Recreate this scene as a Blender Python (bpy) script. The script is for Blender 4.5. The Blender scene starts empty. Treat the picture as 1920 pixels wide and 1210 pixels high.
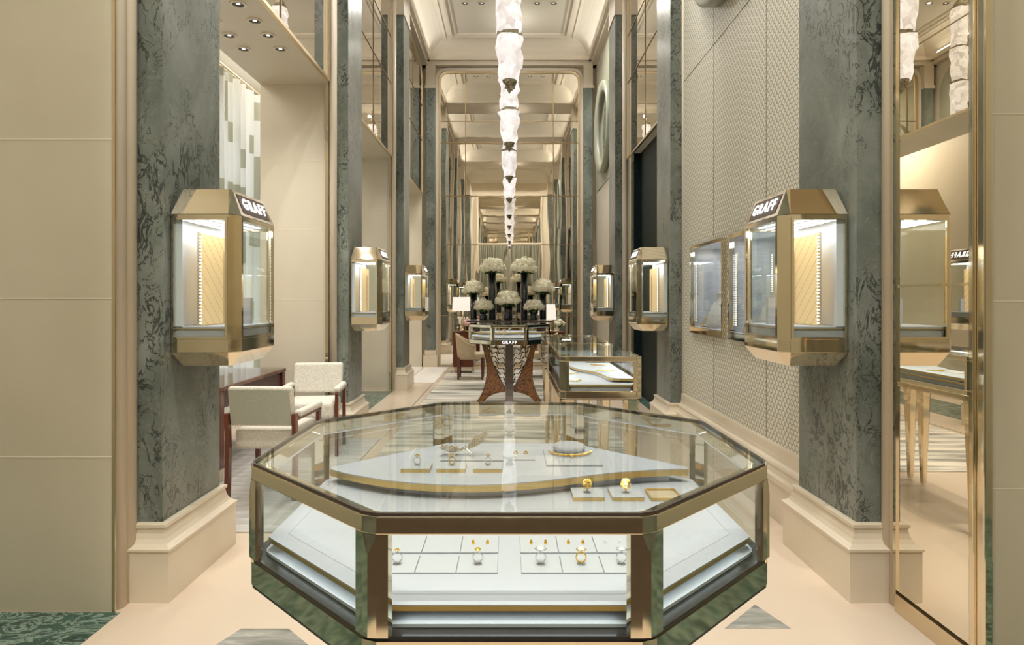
import bpy, bmesh, math, random
from mathutils import Vector, Matrix
PI = math.pi
sc = bpy.context.scene
col = sc.collection
random.seed(7)

# ------------------------------------------------------------------ camera
F = 1185.0                      # focal length in pixels of the 1920 wide frame
CX, CY, EYE = 955.0, 562.0, 1.45
cam_data = bpy.data.cameras.new('camera')
cam_data.sensor_fit = 'HORIZONTAL'
cam_data.sensor_width = 36.0
cam_data.lens = F / 1920 * 36.0
cam_data.shift_x = (960 - CX) / 1920
cam_data.shift_y = -(605 - CY) / 1920
cam_data.clip_start = 0.02
cam = bpy.data.objects.new('camera', cam_data)
cam.location = (0, 0, EYE)
cam.rotation_euler = (PI / 2, 0, 0)
col.objects.link(cam)
sc.camera = cam

# ------------------------------------------------------------------ world, exposure
w = bpy.data.worlds.new('world'); sc.world = w; w.use_nodes = True
w.node_tree.nodes['Background'].inputs[0].default_value = (1.0, 0.93, 0.82, 1)
w.node_tree.nodes['Background'].inputs[1].default_value = 0.25
sc.view_settings.view_transform = 'Standard'
sc.view_settings.look = 'None'
sc.view_settings.exposure = 0.0
sc.view_settings.gamma = 1.0
sc.view_settings.use_curve_mapping = False
try:
    sc.cycles.max_bounces = 14
    sc.cycles.diffuse_bounces = 5
    sc.cycles.glossy_bounces = 9
    sc.cycles.transmission_bounces = 8
    sc.cycles.transparent_max_bounces = 48
    sc.cycles.caustics_reflective = False
    sc.cycles.caustics_refractive = False
    sc.cycles.sample_clamp_indirect = 4.0
except Exception:
    pass

# ------------------------------------------------------------------ lights of the room
WARM = (1.0, 0.955, 0.87)
def area(name, loc, size, power, color=WARM, size_y=None, rot=(0, 0, 0), spread=PI, parent=None, shape=None):
    l = bpy.data.lights.new(name, 'AREA')
    l.shape = shape or ('RECTANGLE' if size_y else 'DISK')
    l.size = size
    if size_y: l.size_y = size_y
    l.energy = power; l.color = color; l.spread = spread
    o = bpy.data.objects.new(name, l); col.objects.link(o)
    o.location = loc; o.rotation_euler = rot
    if parent is not None:
        o.parent = parent
    return o
HALL_W, SIDE_W, FRONT_W = 33.0, 42.0, 62.0
DOWN = []                       # downlight positions in the hall ceiling: bay by bay
for yb in (4.05, 6.1, 7.6, 9.6, 11.82, 11.2):
    for x in (-0.83, -0.52, 0.52, 0.83):
        DOWN.append((x, yb))
for x, y in DOWN:
    area('downlight_beam', (x, y, 6.995), 0.07, HALL_W, spread=2.4)
FRONT = [(x, y) for y in (-1.2, 0.4, 1.9) for x in (-1.6, -0.5, 0.5, 1.6)]
for x, y in FRONT:
    area('downlight_beam', (x, y, 6.985), 0.07, FRONT_W, spread=2.6)
# added strip lights on the cornices, without fixtures, brighten the ceiling
for s in (-1, 1):
    for y0, y1 in ((3.9, 6.4), (7.5, 9.9), (10.95, 13.3)):
        area('cove_fill', (s * 1.66, (y0 + y1) / 2, 6.665), 0.05, 5, WARM, y1 - y0, rot=(PI, -s * 0.95, 0))
# added point lights above the chandelier caps brighten the ceiling
for y in (3.55, 5.8, 8.1, 10.3, 12.5):
    l = bpy.data.lights.new('ceiling_fill', 'POINT'); l.energy = 10; l.color = WARM; l.shadow_soft_size = 0.04
    o = bpy.data.objects.new('ceiling_fill', l); col.objects.link(o); o.location = (0.07, y, 6.44)
# added spots at two downlight positions brighten the flowers
for s in (-1, 1):
    l = bpy.data.lights.new('flower_fill', 'SPOT'); l.energy = 4200; l.color = WARM; l.spot_size = 0.26; l.spot_blend = 0.6; l.shadow_soft_size = 0.03
    o = bpy.data.objects.new('flower_fill', l); col.objects.link(o); o.location = (s * 0.52, 7.6, 6.98)
    o.rotation_euler = (Vector((0, 10.5, 1.4)) - o.location).to_track_quat('-Z', 'Y').to_euler()
SOFFIT = [(-2.06, 4.8), (-2.05, 5.09), (-2.05, 5.37), (-2.05, 5.66), (-2.38, 5.37), (-2.38, 5.66), (-2.38, 4.8), (-2.38, 5.09)]
for x, y in SOFFIT:
    area('downlight_beam', (x, y, 3.685), 0.06, 3.0, spread=2.2)
# added area lights under the salon ceiling, without fixtures, brighten the room
area('salon_fill', (-3.7, 4.9, 4.39), 1.2, SIDE_W, (1.0, 0.95, 0.86), 2.4)
for yb in (8.2, 11.8):
    area('salon_fill', (-3.0, yb, 4.39), 0.5, 16 if yb < 9 else 42, (1.0, 0.92, 0.8), 1.8)

# ------------------------------------------------------------------ materials
def new_mat(name):
    m = bpy.data.materials.new(name); m.use_nodes = True
    nt = m.node_tree
    b = nt.nodes['Principled BSDF']
    return m, nt, b
def simple(name, c, rough=0.5, metal=0.0, emit=None, emit_s=0.0, spec=None, coat=0.0, sheen=0.0):
    m, nt, b = new_mat(name)
    b.inputs['Base Color'].default_value = (*c, 1)
    b.inputs['Roughness'].default_value = rough
    b.inputs['Metallic'].default_value = metal
    if spec is not None: b.inputs['Specular IOR Level'].default_value = spec
    if coat: b.inputs['Coat Weight'].default_value = coat; b.inputs['Coat Roughness'].default_value = 0.05
    if sheen: b.inputs['Sheen Weight'].default_value = sheen
    if emit:
        b.inputs['Emission Color'].default_value = (*emit, 1)
        b.inputs['Emission Strength'].default_value = emit_s
    return m
def N(nt, t, **kw):
    n = nt.nodes.new(t)
    for k, v in kw.items(): setattr(n, k, v)
    return n
def coords(nt, scale=(1, 1, 1), rot=(0, 0, 0)):
    tc = N(nt, 'ShaderNodeTexCoord'); mp = N(nt, 'ShaderNodeMapping')
    mp.inputs['Scale'].default_value = scale; mp.inputs['Rotation'].default_value = rot
    nt.links.new(tc.outputs['Object'], mp.inputs['Vector'])
    return mp.outputs['Vector']
def noise(nt, vec, scale, detail=4, rough=0.55, dist=0.0):
    n = N(nt, 'ShaderNodeTexNoise')
    n.inputs['Scale'].default_value = scale; n.inputs['Detail'].default_value = detail
    n.inputs['Roughness'].default_value = rough; n.inputs['Distortion'].default_value = dist
    nt.links.new(vec, n.inputs['Vector'])
    return n.outputs['Fac']
def ramp(nt, fac, stops):
    r = N(nt, 'ShaderNodeValToRGB')
    e = r.color_ramp.elements
    while len(e) < len(stops): e.new(0.5)
    for el, (p, c) in zip(e, stops):
        el.position = p; el.color = (*c, 1)
    nt.links.new(fac, r.inputs['Fac'])
    return r.outputs['Color']
def math_n(nt, op, a, b=None, c=None):
    n = N(nt, 'ShaderNodeMath', operation=op)
    for i, v in enumerate((a, b, c)):
        if v is None: continue
        if isinstance(v, (int, float)): n.inputs[i].default_value = v
        else: nt.links.new(v, n.inputs[i])
    return n.outputs[0]
def mixc(nt, fac, a, b):
    n = N(nt, 'ShaderNodeMix', data_type='RGBA')
    for sock, v in ((n.inputs[0], fac), (n.inputs[6], a), (n.inputs[7], b)):
        if isinstance(v, (int, float)): sock.default_value = v
        elif isinstance(v, tuple): sock.default_value = (*v, 1)
        else: nt.links.new(v, sock)
    return n.outputs[2]
def bump(nt, b, h, strength=0.2, dist=0.01):
    n = N(nt, 'ShaderNodeBump'); n.inputs['Strength'].default_value = strength
    n.inputs['Distance'].default_value = dist
    nt.links.new(h, n.inputs['Height']); nt.links.new(n.outputs['Normal'], b.inputs['Normal'])

def mottled(name, c1, c2, scale=2.0, rough=0.5, detail=5, bump_s=0.0, stretch=(1, 1, 1), spec=None):
    m, nt, b = new_mat(name)
    v = coords(nt, stretch)
    f = noise(nt, v, scale, detail)
    nt.links.new(ramp(nt, f, [(0.35, c1), (0.65, c2)]), b.inputs['Base Color'])
    b.inputs['Roughness'].default_value = rough
    if spec is not None: b.inputs['Specular IOR Level'].default_value = spec
    if bump_s: bump(nt, b, noise(nt, v, scale * 30, 3), bump_s, 0.004)
    return m

M = {}
M['stone'] = mottled('cream_limestone', (0.57, 0.52, 0.40), (0.62, 0.57, 0.45), 1.2, 0.4)
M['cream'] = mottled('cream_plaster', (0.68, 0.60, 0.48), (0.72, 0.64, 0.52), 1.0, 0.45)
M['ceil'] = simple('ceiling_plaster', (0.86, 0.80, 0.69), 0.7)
M['plinth'] = mottled('polished_cream_limestone', (0.68, 0.60, 0.47), (0.74, 0.66, 0.53), 1.5, 0.3)
M['salon'] = mottled('salon_stone', (0.66, 0.61, 0.50), (0.71, 0.66, 0.55), 1.0, 0.4)
M['paleplaster'] = mottled('pale_green_plaster', (0.40, 0.40, 0.31), (0.46, 0.46, 0.37), 2.0, 0.4)
M['ringgreen'] = mottled('moulded_green_plaster', (0.34, 0.36, 0.28), (0.38, 0.40, 0.32), 3.0, 0.35)
M['floorcream'] = mottled('floor_cream_marble', (0.68, 0.56, 0.44), (0.73, 0.61, 0.49), 0.9, 0.22)
M['brass'] = simple('polished_champagne_brass', (0.77, 0.685, 0.525), 0.06, 1.0)
M['brasssatin'] = simple('satin_brass', (0.74, 0.62, 0.43), 0.32, 1.0)
M['bronze'] = simple('dark_bronze', (0.085, 0.062, 0.048), 0.45, 0.4)
M['chandbronze'] = mottled('cast_bronze', (0.20, 0.17, 0.11), (0.42, 0.36, 0.24), 60, 0.35)
M['mirrorframe'] = simple('aged_brass', (0.30, 0.22, 0.12), 0.35, 0.7)
M['joint'] = simple('pale_joint', (0.80, 0.74, 0.62), 0.6)
M['blackrail'] = simple('black_gasket', (0.02, 0.02, 0.02), 0.3)
M['white'] = simple('white_leatherette', (0.53, 0.545, 0.60), 0.55)
M['padwhite'] = simple('pad_suede', (0.55, 0.56, 0.60), 0.7)
M['goldedge'] = simple('gold_edge', (0.72, 0.50, 0.18), 0.3, 0.85)
M['silverfab'] = mottled('silver_silk', (0.50, 0.51, 0.54), (0.60, 0.61, 0.64), 8, 0.5, stretch=(1, 1, 8))
M['greyshelf'] = simple('pale_grey_shelf', (0.72, 0.77, 0.82), 0.3)
M['backwhite'] = simple('silk_back_panel', (0.80, 0.83, 0.88), 0.6)
M['led'] = simple('led_light', (1, 1, 1), 0.5, emit=(0.95, 0.98, 1.0), emit_s=2.2)
M['ledsoft'] = simple('soft_led_profile', (0.8, 0.8, 0.8), 0.5, emit=(0.98, 0.95, 0.88), emit_s=0.2)
M['letter'] = simple('lit_letter', (1, 1, 1), 0.5, emit=(1.0, 1.0, 1.0), emit_s=1.1)
M['diffuser'] = simple('lit_downlight', (1, 1, 1), 0.5, emit=(1.0, 0.95, 0.85), emit_s=1.2)
M['darkcan'] = simple('downlight_baffle', (0.05, 0.045, 0.04), 0.4)
M['trimwhite'] = simple('downlight_trim', (0.78, 0.72, 0.62), 0.4)
M['bust'] = simple('grey_velvet_bust', (0.62, 0.62, 0.64), 0.8)
M['darkgreen'] = simple('dark_green_lacquer', (0.004, 0.012, 0.011), 0.5, spec=0.15)
M['greenslit'] = simple('deep_green_panel', (0.02, 0.06, 0.055), 0.5)
M['gold'] = simple('yellow_gold', (0.95, 0.62, 0.12), 0.18, 1.0)
M['platinum'] = simple('white_gold', (0.82, 0.82, 0.84), 0.15, 1.0)
M['pink'] = simple('pale_pink_petal', (0.85, 0.52, 0.50), 0.6)
M['petal'] = mottled('cream_hydrangea', (0.90, 0.86, 0.68), (0.96, 0.93, 0.78), 40, 0.7)
def _translucent(m, c, f):
    nt = m.node_tree; b = nt.nodes['Principled BSDF']
    t = N(nt, 'ShaderNodeBsdfTranslucent'); t.inputs[0].default_value = (*c, 1)
    mx = N(nt, 'ShaderNodeMixShader'); mx.inputs[0].default_value = f
    nt.links.new(b.outputs[0], mx.inputs[1]); nt.links.new(t.outputs[0], mx.inputs[2])
    nt.links.new(mx.outputs[0], nt.nodes['Material Output'].inputs['Surface'])
_translucent(M['petal'], (0.95, 0.92, 0.80), 0.35)
M['leaf'] = mottled('green_leaf', (0.03, 0.08, 0.02), (0.07, 0.15, 0.04), 30, 0.5)
M['vase'] = simple('black_glass_vase', (0.008, 0.012, 0.018), 0.08, coat=0.5)
M['shadewhite'] = simple('white_lampshade', (0.9, 0.87, 0.82), 0.7, emit=(1.0, 0.93, 0.84), emit_s=0.55)
M['mahogany'] = mottled('mahogany', (0.09, 0.022, 0.010), (0.17, 0.045, 0.02), 6, 0.22, stretch=(1, 1, 0.15))
M['tan'] = mottled('tan_upholstery', (0.55, 0.44, 0.29), (0.62, 0.50, 0.34), 20, 0.8)
M['apron'] = mottled('plum_shagreen', (0.12, 0.07, 0.065), (0.20, 0.12, 0.11), 60, 0.5, bump_s=0.4)
M['grey'] = simple('grey_groove', (0.36, 0.36, 0.37), 0.6)
M['mat'] = mottled('dark_reflection_brown', (0.035, 0.024, 0.014), (0.075, 0.052, 0.03), 30, 0.95)

def m_boucle():
    m, nt, b = new_mat('ivory_boucle')
    v = coords(nt)
    f = noise(nt, v, 90, 3, 0.6)
    nt.links.new(ramp(nt, f, [(0.3, (0.58, 0.55, 0.48)), (0.65, (0.80, 0.78, 0.71))]), b.inputs['Base Color'])
    b.inputs['Roughness'].default_value = 0.95
    bump(nt, b, f, 0.7, 0.006)
    return m
M['boucle'] = m_boucle()
M['backlinen'] = mottled('sage_linen', (0.40, 0.42, 0.35), (0.46, 0.48, 0.40), 30, 0.9, stretch=(1, 1, 6))

def m_walnut():
    m, nt, b = new_mat('burr_walnut')
    v = coords(nt)
    n1 = N(nt, 'ShaderNodeTexNoise'); n1.inputs['Scale'].default_value = 4; n1.inputs['Detail'].default_value = 3
    nt.links.new(v, n1.inputs['Vector'])
    s = math_n(nt, 'FRACT', math_n(nt, 'MULTIPLY', n1.outputs['Fac'], 14.0))
    nt.links.new(ramp(nt, s, [(0.0, (0.055, 0.02, 0.006)), (0.2, (0.24, 0.085, 0.018)), (0.7, (0.36, 0.14, 0.03)), (1.0, (0.16, 0.055, 0.012))]), b.inputs['Base Color'])
    b.inputs['Roughness'].default_value = 0.2
    b.inputs['Coat Weight'].default_value = 0.3
    return m
M['walnut'] = m_walnut()

def wcoords(nt, scale=(1, 1, 1), rot=(0, 0, 0)):
    g = N(nt, 'ShaderNodeNewGeometry'); mp = N(nt, 'ShaderNodeMapping')
    mp.inputs['Scale'].default_value = scale; mp.inputs['Rotation'].default_value = rot
    nt.links.new(g.outputs['Position'], mp.inputs['Vector'])
    return mp.outputs['Vector']
def m_marble():
    m, nt, b = new_mat('grey_green_marble')
    v = wcoords(nt, (1, 1, 0.75))
    cloud = noise(nt, v, 2.2, 6, 0.62, 0.6)
    base = ramp(nt, cloud, [(0.30, (0.110, 0.130, 0.112)), (0.5, (0.170, 0.194, 0.172)), (0.70, (0.27, 0.295, 0.268))])
    v2 = wcoords(nt, (1, 1, 0.6), (0.0, 0.35, 0.25))
    vn = noise(nt, v2, 11.0, 5, 0.62, 1.3)
    ridge = math_n(nt, 'ABSOLUTE', math_n(nt, 'SUBTRACT', vn, 0.5))
    mask = noise(nt, v2, 3.2, 4, 0.6)
    wid = math_n(nt, 'MULTIPLY', math_n(nt, 'SUBTRACT', mask, 0.43), 0.15)
    vein = math_n(nt, 'LESS_THAN', ridge, wid)
    soft = math_n(nt, 'MULTIPLY', vein, 0.85)
    c = mixc(nt, soft, base, (0.022, 0.03, 0.026))
    lv = noise(nt, v, 6.0, 5, 0.6, 2.0)
    lr = math_n(nt, 'LESS_THAN', math_n(nt, 'ABSOLUTE', math_n(nt, 'SUBTRACT', lv, 0.5)), 0.006)
    c = mixc(nt, math_n(nt, 'MULTIPLY', lr, 0.3), c, (0.42, 0.43, 0.36))
    nt.links.new(c, b.inputs['Base Color'])
    b.inputs['Roughness'].default_value = 0.28
    return m
M['marble'] = m_marble()

def m_floorgreen():
    m, nt, b = new_mat('floor_green_marble')
    v = coords(nt, (1.0, 2.2, 1), (0, 0, 0.5))
    cl = noise(nt, v, 3.5, 6, 0.6, 0.8)
    base = ramp(nt, cl, [(0.35, (0.012, 0.045, 0.036)), (0.65, (0.045, 0.115, 0.09))])
    vn = noise(nt, v, 5.0, 8, 0.68, 1.8)
    r = math_n(nt, 'ABSOLUTE', math_n(nt, 'SUBTRACT', vn, 0.5))
    vein = ramp(nt, r, [(0.0, (0.75, 0.75, 0.75)), (0.05, (0, 0, 0))])
    c = mixc(nt, vein, base, (0.36, 0.47, 0.40))
    nt.links.new(c, b.inputs['Base Color']); b.inputs['Roughness'].default_value = 0.15
    return m
M['floorgreen'] = m_floorgreen()

def m_streak(name, cols, vec_scale, scale, rough, bump_s=0.0):
    m, nt, b = new_mat(name)
    v = coords(nt, vec_scale)
    f = noise(nt, v, scale, 5, 0.6, 0.4)
    nt.links.new(ramp(nt, f, cols), b.inputs['Base Color'])
    b.inputs['Roughness'].default_value = rough
    if bump_s: bump(nt, b, noise(nt, v, scale * 12, 2), bump_s, 0.004)
    return m
M['floorgrey'] = m_streak('floor_grey_marble', [(0.35, (0.20, 0.21, 0.19)), (0.55, (0.36, 0.36, 0.33)), (0.65, (0.50, 0.50, 0.46))], (1.2, 7, 1), 3.0, 0.25)
M['rug'] = m_streak('brushed_silk_rug', [(0.36, (0.24, 0.235, 0.21)), (0.48, (0.52, 0.49, 0.43)), (0.60, (0.76, 0.71, 0.62))], (0.55, 4.5, 1), 1.7, 0.9, 0.1)
M['carpet'] = m_streak('grey_salon_carpet', [(0.35, (0.40, 0.39, 0.38)), (0.65, (0.60, 0.58, 0.55))], (1.2, 9, 1), 2.2, 0.9, 0.15)
M['whitecarpet'] = m_streak('pale_wool_carpet', [(0.3, (0.72, 0.69, 0.64)), (0.7, (0.84, 0.81, 0.77))], (3, 3, 1), 6, 0.9, 0.1)

def m_scale():
    """Fish-scale wall covering: arcs of radius half a cell, in the plane of the wall (y, z)."""
    m, nt, b = new_mat('fish_scale_wallcovering')
    tc = N(nt, 'ShaderNodeTexCoord'); sp = N(nt, 'ShaderNodeSeparateXYZ')
    nt.links.new(tc.outputs['Object'], sp.inputs[0])
    cell = 0.05
    u = math_n(nt, 'MULTIPLY', sp.outputs['Y'], 1 / cell)
    v = math_n(nt, 'MULTIPLY', sp.outputs['Z'], 2 / (cell * 1.25))
    row = math_n(nt, 'FLOOR', v)
    ly = math_n(nt, 'MULTIPLY', math_n(nt, 'FRACT', v), 0.5)
    off = math_n(nt, 'MULTIPLY', math_n(nt, 'MODULO', row, 2.0), 0.5)
    fx = math_n(nt, 'SUBTRACT', math_n(nt, 'FRACT', math_n(nt, 'ADD', u, off)), 0.5)
    d = math_n(nt, 'SQRT', math_n(nt, 'ADD', math_n(nt, 'MULTIPLY', fx, fx), math_n(nt, 'MULTIPLY', ly, ly)))
    e = math_n(nt, 'ABSOLUTE', math_n(nt, 'SUBTRACT', d, 0.47))
    line = ramp(nt, e, [(0.035, (1, 1, 1)), (0.085, (0, 0, 0))])
    c = mixc(nt, line, (0.74, 0.71, 0.60), (0.25, 0.26, 0.22))
    nt.links.new(c, b.inputs['Base Color']); b.inputs['Roughness'].default_value = 0.45
    bump(nt, b, line, -0.3, 0.004)
    return m
M['scale'] = m_scale()

def m_glass(name='clear_glass', tint=(0.97, 0.99, 0.98)):
    m = bpy.data.materials.new(name); m.use_nodes = True; nt = m.node_tree; nt.nodes.clear()
    out = N(nt, 'ShaderNodeOutputMaterial'); mx = N(nt, 'ShaderNodeMixShader')
    t = N(nt, 'ShaderNodeBsdfTransparent'); t.inputs[0].default_value = (*tint, 1)
    g = N(nt, 'ShaderNodeBsdfGlossy'); g.inputs['Roughness'].default_value = 0.0
    fr = N(nt, 'ShaderNodeFresnel')
    geo = N(nt, 'ShaderNodeNewGeometry')       # straight-through panes: same reflectance on both faces
    nt.links.new(math_n(nt, 'ADD', 1.27, math_n(nt, 'MULTIPLY', geo.outputs['Backfacing'], 1 / 1.27 - 1.27)), fr.inputs['IOR'])
    nt.links.new(fr.outputs[0], mx.inputs[0]); nt.links.new(t.outputs[0], mx.inputs[1]); nt.links.new(g.outputs[0], mx.inputs[2])
    nt.links.new(mx.outputs[0], out.inputs['Surface'])
    return m
M['glass'] = m_glass()
def m_crystal():
    m = bpy.data.materials.new('crystal'); m.use_nodes = True; nt = m.node_tree; nt.nodes.clear()
    out = N(nt, 'ShaderNodeOutputMaterial'); mx = N(nt, 'ShaderNodeMixShader')
    t = N(nt, 'ShaderNodeBsdfTransparent'); t.inputs[0].default_value = (0.93, 0.95, 0.97, 1)
    g = N(nt, 'ShaderNodeBsdfGlossy'); g.inputs['Roughness'].default_value = 0.02
    mx.inputs[0].default_value = 0.42
    nt.links.new(t.outputs[0], mx.inputs[1]); nt.links.new(g.outputs[0], mx.inputs[2]); nt.links.new(mx.outputs[0], out.inputs['Surface'])
    return m
M['crystal'] = m_crystal()
M['yellowstone'] = simple('yellow_diamond', (0.98, 0.66, 0.10), 0.05, 0.7)
M['diamond'] = simple('white_diamond', (0.93, 0.94, 0.96), 0.08, 0.25)
M['pinkstone'] = simple('peach_diamond', (0.93, 0.66, 0.42), 0.05, 0.7)

def m_mirror(name, wob=0.0, sc_=(1.0, 1.0, 1.0), tint=(0.88, 0.84, 0.76)):
    m, nt, b = new_mat(name)
    b.inputs['Base Color'].default_value = (*tint, 1)
    b.inputs['Metallic'].default_value = 1; b.inputs['Roughness'].default_value = 0.0
    if wob:
        v = coords(nt, sc_)
        bump(nt, b, noise(nt, v, 1.0, 1, 0.3), wob, 0.1)
    return m
M['mirror'] = m_mirror('antiqued_mirror', 0.006, (1.2, 1.2, 1.2))
M['mirrorwave'] = m_mirror('wavy_mirror', 0.018, (3.2, 3.2, 0.7))
M['mirrorjamb'] = m_mirror('bronze_mirror', 0.0, tint=(0.90, 0.84, 0.72))

def m_shade():
    m, nt, b = new_mat('crumpled_alabaster')
    v = coords(nt)
    vo = N(nt, 'ShaderNodeTexVoronoi'); vo.inputs['Scale'].default_value = 13.0
    wv = N(nt, 'ShaderNodeTexNoise'); wv.inputs['Scale'].default_value = 5.0
    nt.links.new(v, wv.inputs['Vector'])
    ad = N(nt, 'ShaderNodeVectorMath', operation='ADD'); nt.links.new(v, ad.inputs[0])
    sc3 = N(nt, 'ShaderNodeVectorMath', operation='SCALE'); sc3.inputs['Scale'].default_value = 0.12
    nt.links.new(wv.outputs['Color'], sc3.inputs[0]); nt.links.new(sc3.outputs[0], ad.inputs[1]); nt.links.new(ad.outputs[0], vo.inputs['Vector'])
    sp = N(nt, 'ShaderNodeSeparateColor'); nt.links.new(vo.outputs['Color'], sp.inputs[0])
    f = math_n(nt, 'ADD', math_n(nt, 'MULTIPLY', sp.outputs[0], 0.6), math_n(nt, 'MULTIPLY', noise(nt, v, 16.0, 4, 0.6, 1.2), 0.4))
    c = ramp(nt, f, [(0.18, (0.60, 0.52, 0.48)), (0.45, (0.88, 0.82, 0.79)), (0.75, (1.0, 0.97, 0.95))])  # facet light and shade put into the glow as random cells
    b.inputs['Base Color'].default_value = (0.42, 0.40, 0.39, 1); b.inputs['Roughness'].default_value = 0.15
    nt.links.new(c, b.inputs['Emission Color']); b.inputs['Emission Strength'].default_value = 0.88
    bump(nt, b, noise(nt, v, 14.0, 3, 0.6, 1.0), 0.7, 0.02)
    return m
M['shade'] = m_shade()

def m_curtain():
    m, nt, b = new_mat('sheer_patchwork')
    v = coords(nt)
    vo = N(nt, 'ShaderNodeTexBrick'); vo.inputs['Scale'].default_value = 1.0
    sp = N(nt, 'ShaderNodeSeparateXYZ'); nt.links.new(v, sp.inputs[0])
    cb = N(nt, 'ShaderNodeCombineXYZ'); nt.links.new(sp.outputs['Y'], cb.inputs[0]); nt.links.new(sp.outputs['Z'], cb.inputs[1])
    nt.nodes.remove(vo)
    # patches: random squares
    wn = N(nt, 'ShaderNodeTexWhiteNoise', noise_dimensions='2D')
    fl = N(nt, 'ShaderNodeVectorMath', operation='FLOOR')
    sc2 = N(nt, 'ShaderNodeVectorMath', operation='MULTIPLY'); sc2.inputs[1].default_value = (8.0, 4.2, 1)
    nt.links.new(cb.outputs[0], sc2.inputs[0]); nt.links.new(sc2.outputs[0], fl.inputs[0]); nt.links.new(fl.outputs[0], wn.inputs['Vector'])
    p = math_n(nt, 'GREATER_THAN', wn.outputs['Value'], 0.72)
    c = mixc(nt, p, (0.84, 0.84, 0.82), (0.60, 0.60, 0.52))
    nt.links.new(c, b.inputs['Base Color']); b.inputs['Roughness'].default_value = 0.8
    tr = N(nt, 'ShaderNodeBsdfTranslucent'); nt.links.new(c, tr.inputs[0])
    mx = N(nt, 'ShaderNodeMixShader'); mx.inputs[0].default_value = 0.5
    nt.links.new(b.outputs[0], mx.inputs[1]); nt.links.new(tr.outputs[0], mx.inputs[2])
    nt.links.new(mx.outputs[0], nt.nodes['Material Output'].inputs['Surface'])
    return m
M['curtain'] = m_curtain()
M['drape'] = simple('grey_green_drape', (0.34, 0.33, 0.26), 0.85)
M['daylight'] = simple('daylit_window', (1, 1, 1), 0.5, emit=(0.92, 0.97, 1.0), emit_s=2.5)
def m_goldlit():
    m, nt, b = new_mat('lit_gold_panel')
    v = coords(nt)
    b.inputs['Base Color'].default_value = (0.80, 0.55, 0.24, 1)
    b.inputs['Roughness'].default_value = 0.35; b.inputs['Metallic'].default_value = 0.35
    b.inputs['Emission Color'].default_value = (1.0, 0.74, 0.42, 1); b.inputs['Emission Strength'].default_value = 0.42  # light falling on the panel put in as its own glow
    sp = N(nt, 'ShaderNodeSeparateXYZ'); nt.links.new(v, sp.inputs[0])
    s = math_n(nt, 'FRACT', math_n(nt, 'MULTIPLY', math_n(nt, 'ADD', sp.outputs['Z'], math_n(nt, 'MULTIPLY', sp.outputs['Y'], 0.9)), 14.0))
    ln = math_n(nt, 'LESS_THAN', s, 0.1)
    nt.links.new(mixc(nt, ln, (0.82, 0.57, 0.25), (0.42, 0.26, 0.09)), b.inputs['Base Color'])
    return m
M['goldlit'] = m_goldlit()

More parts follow.
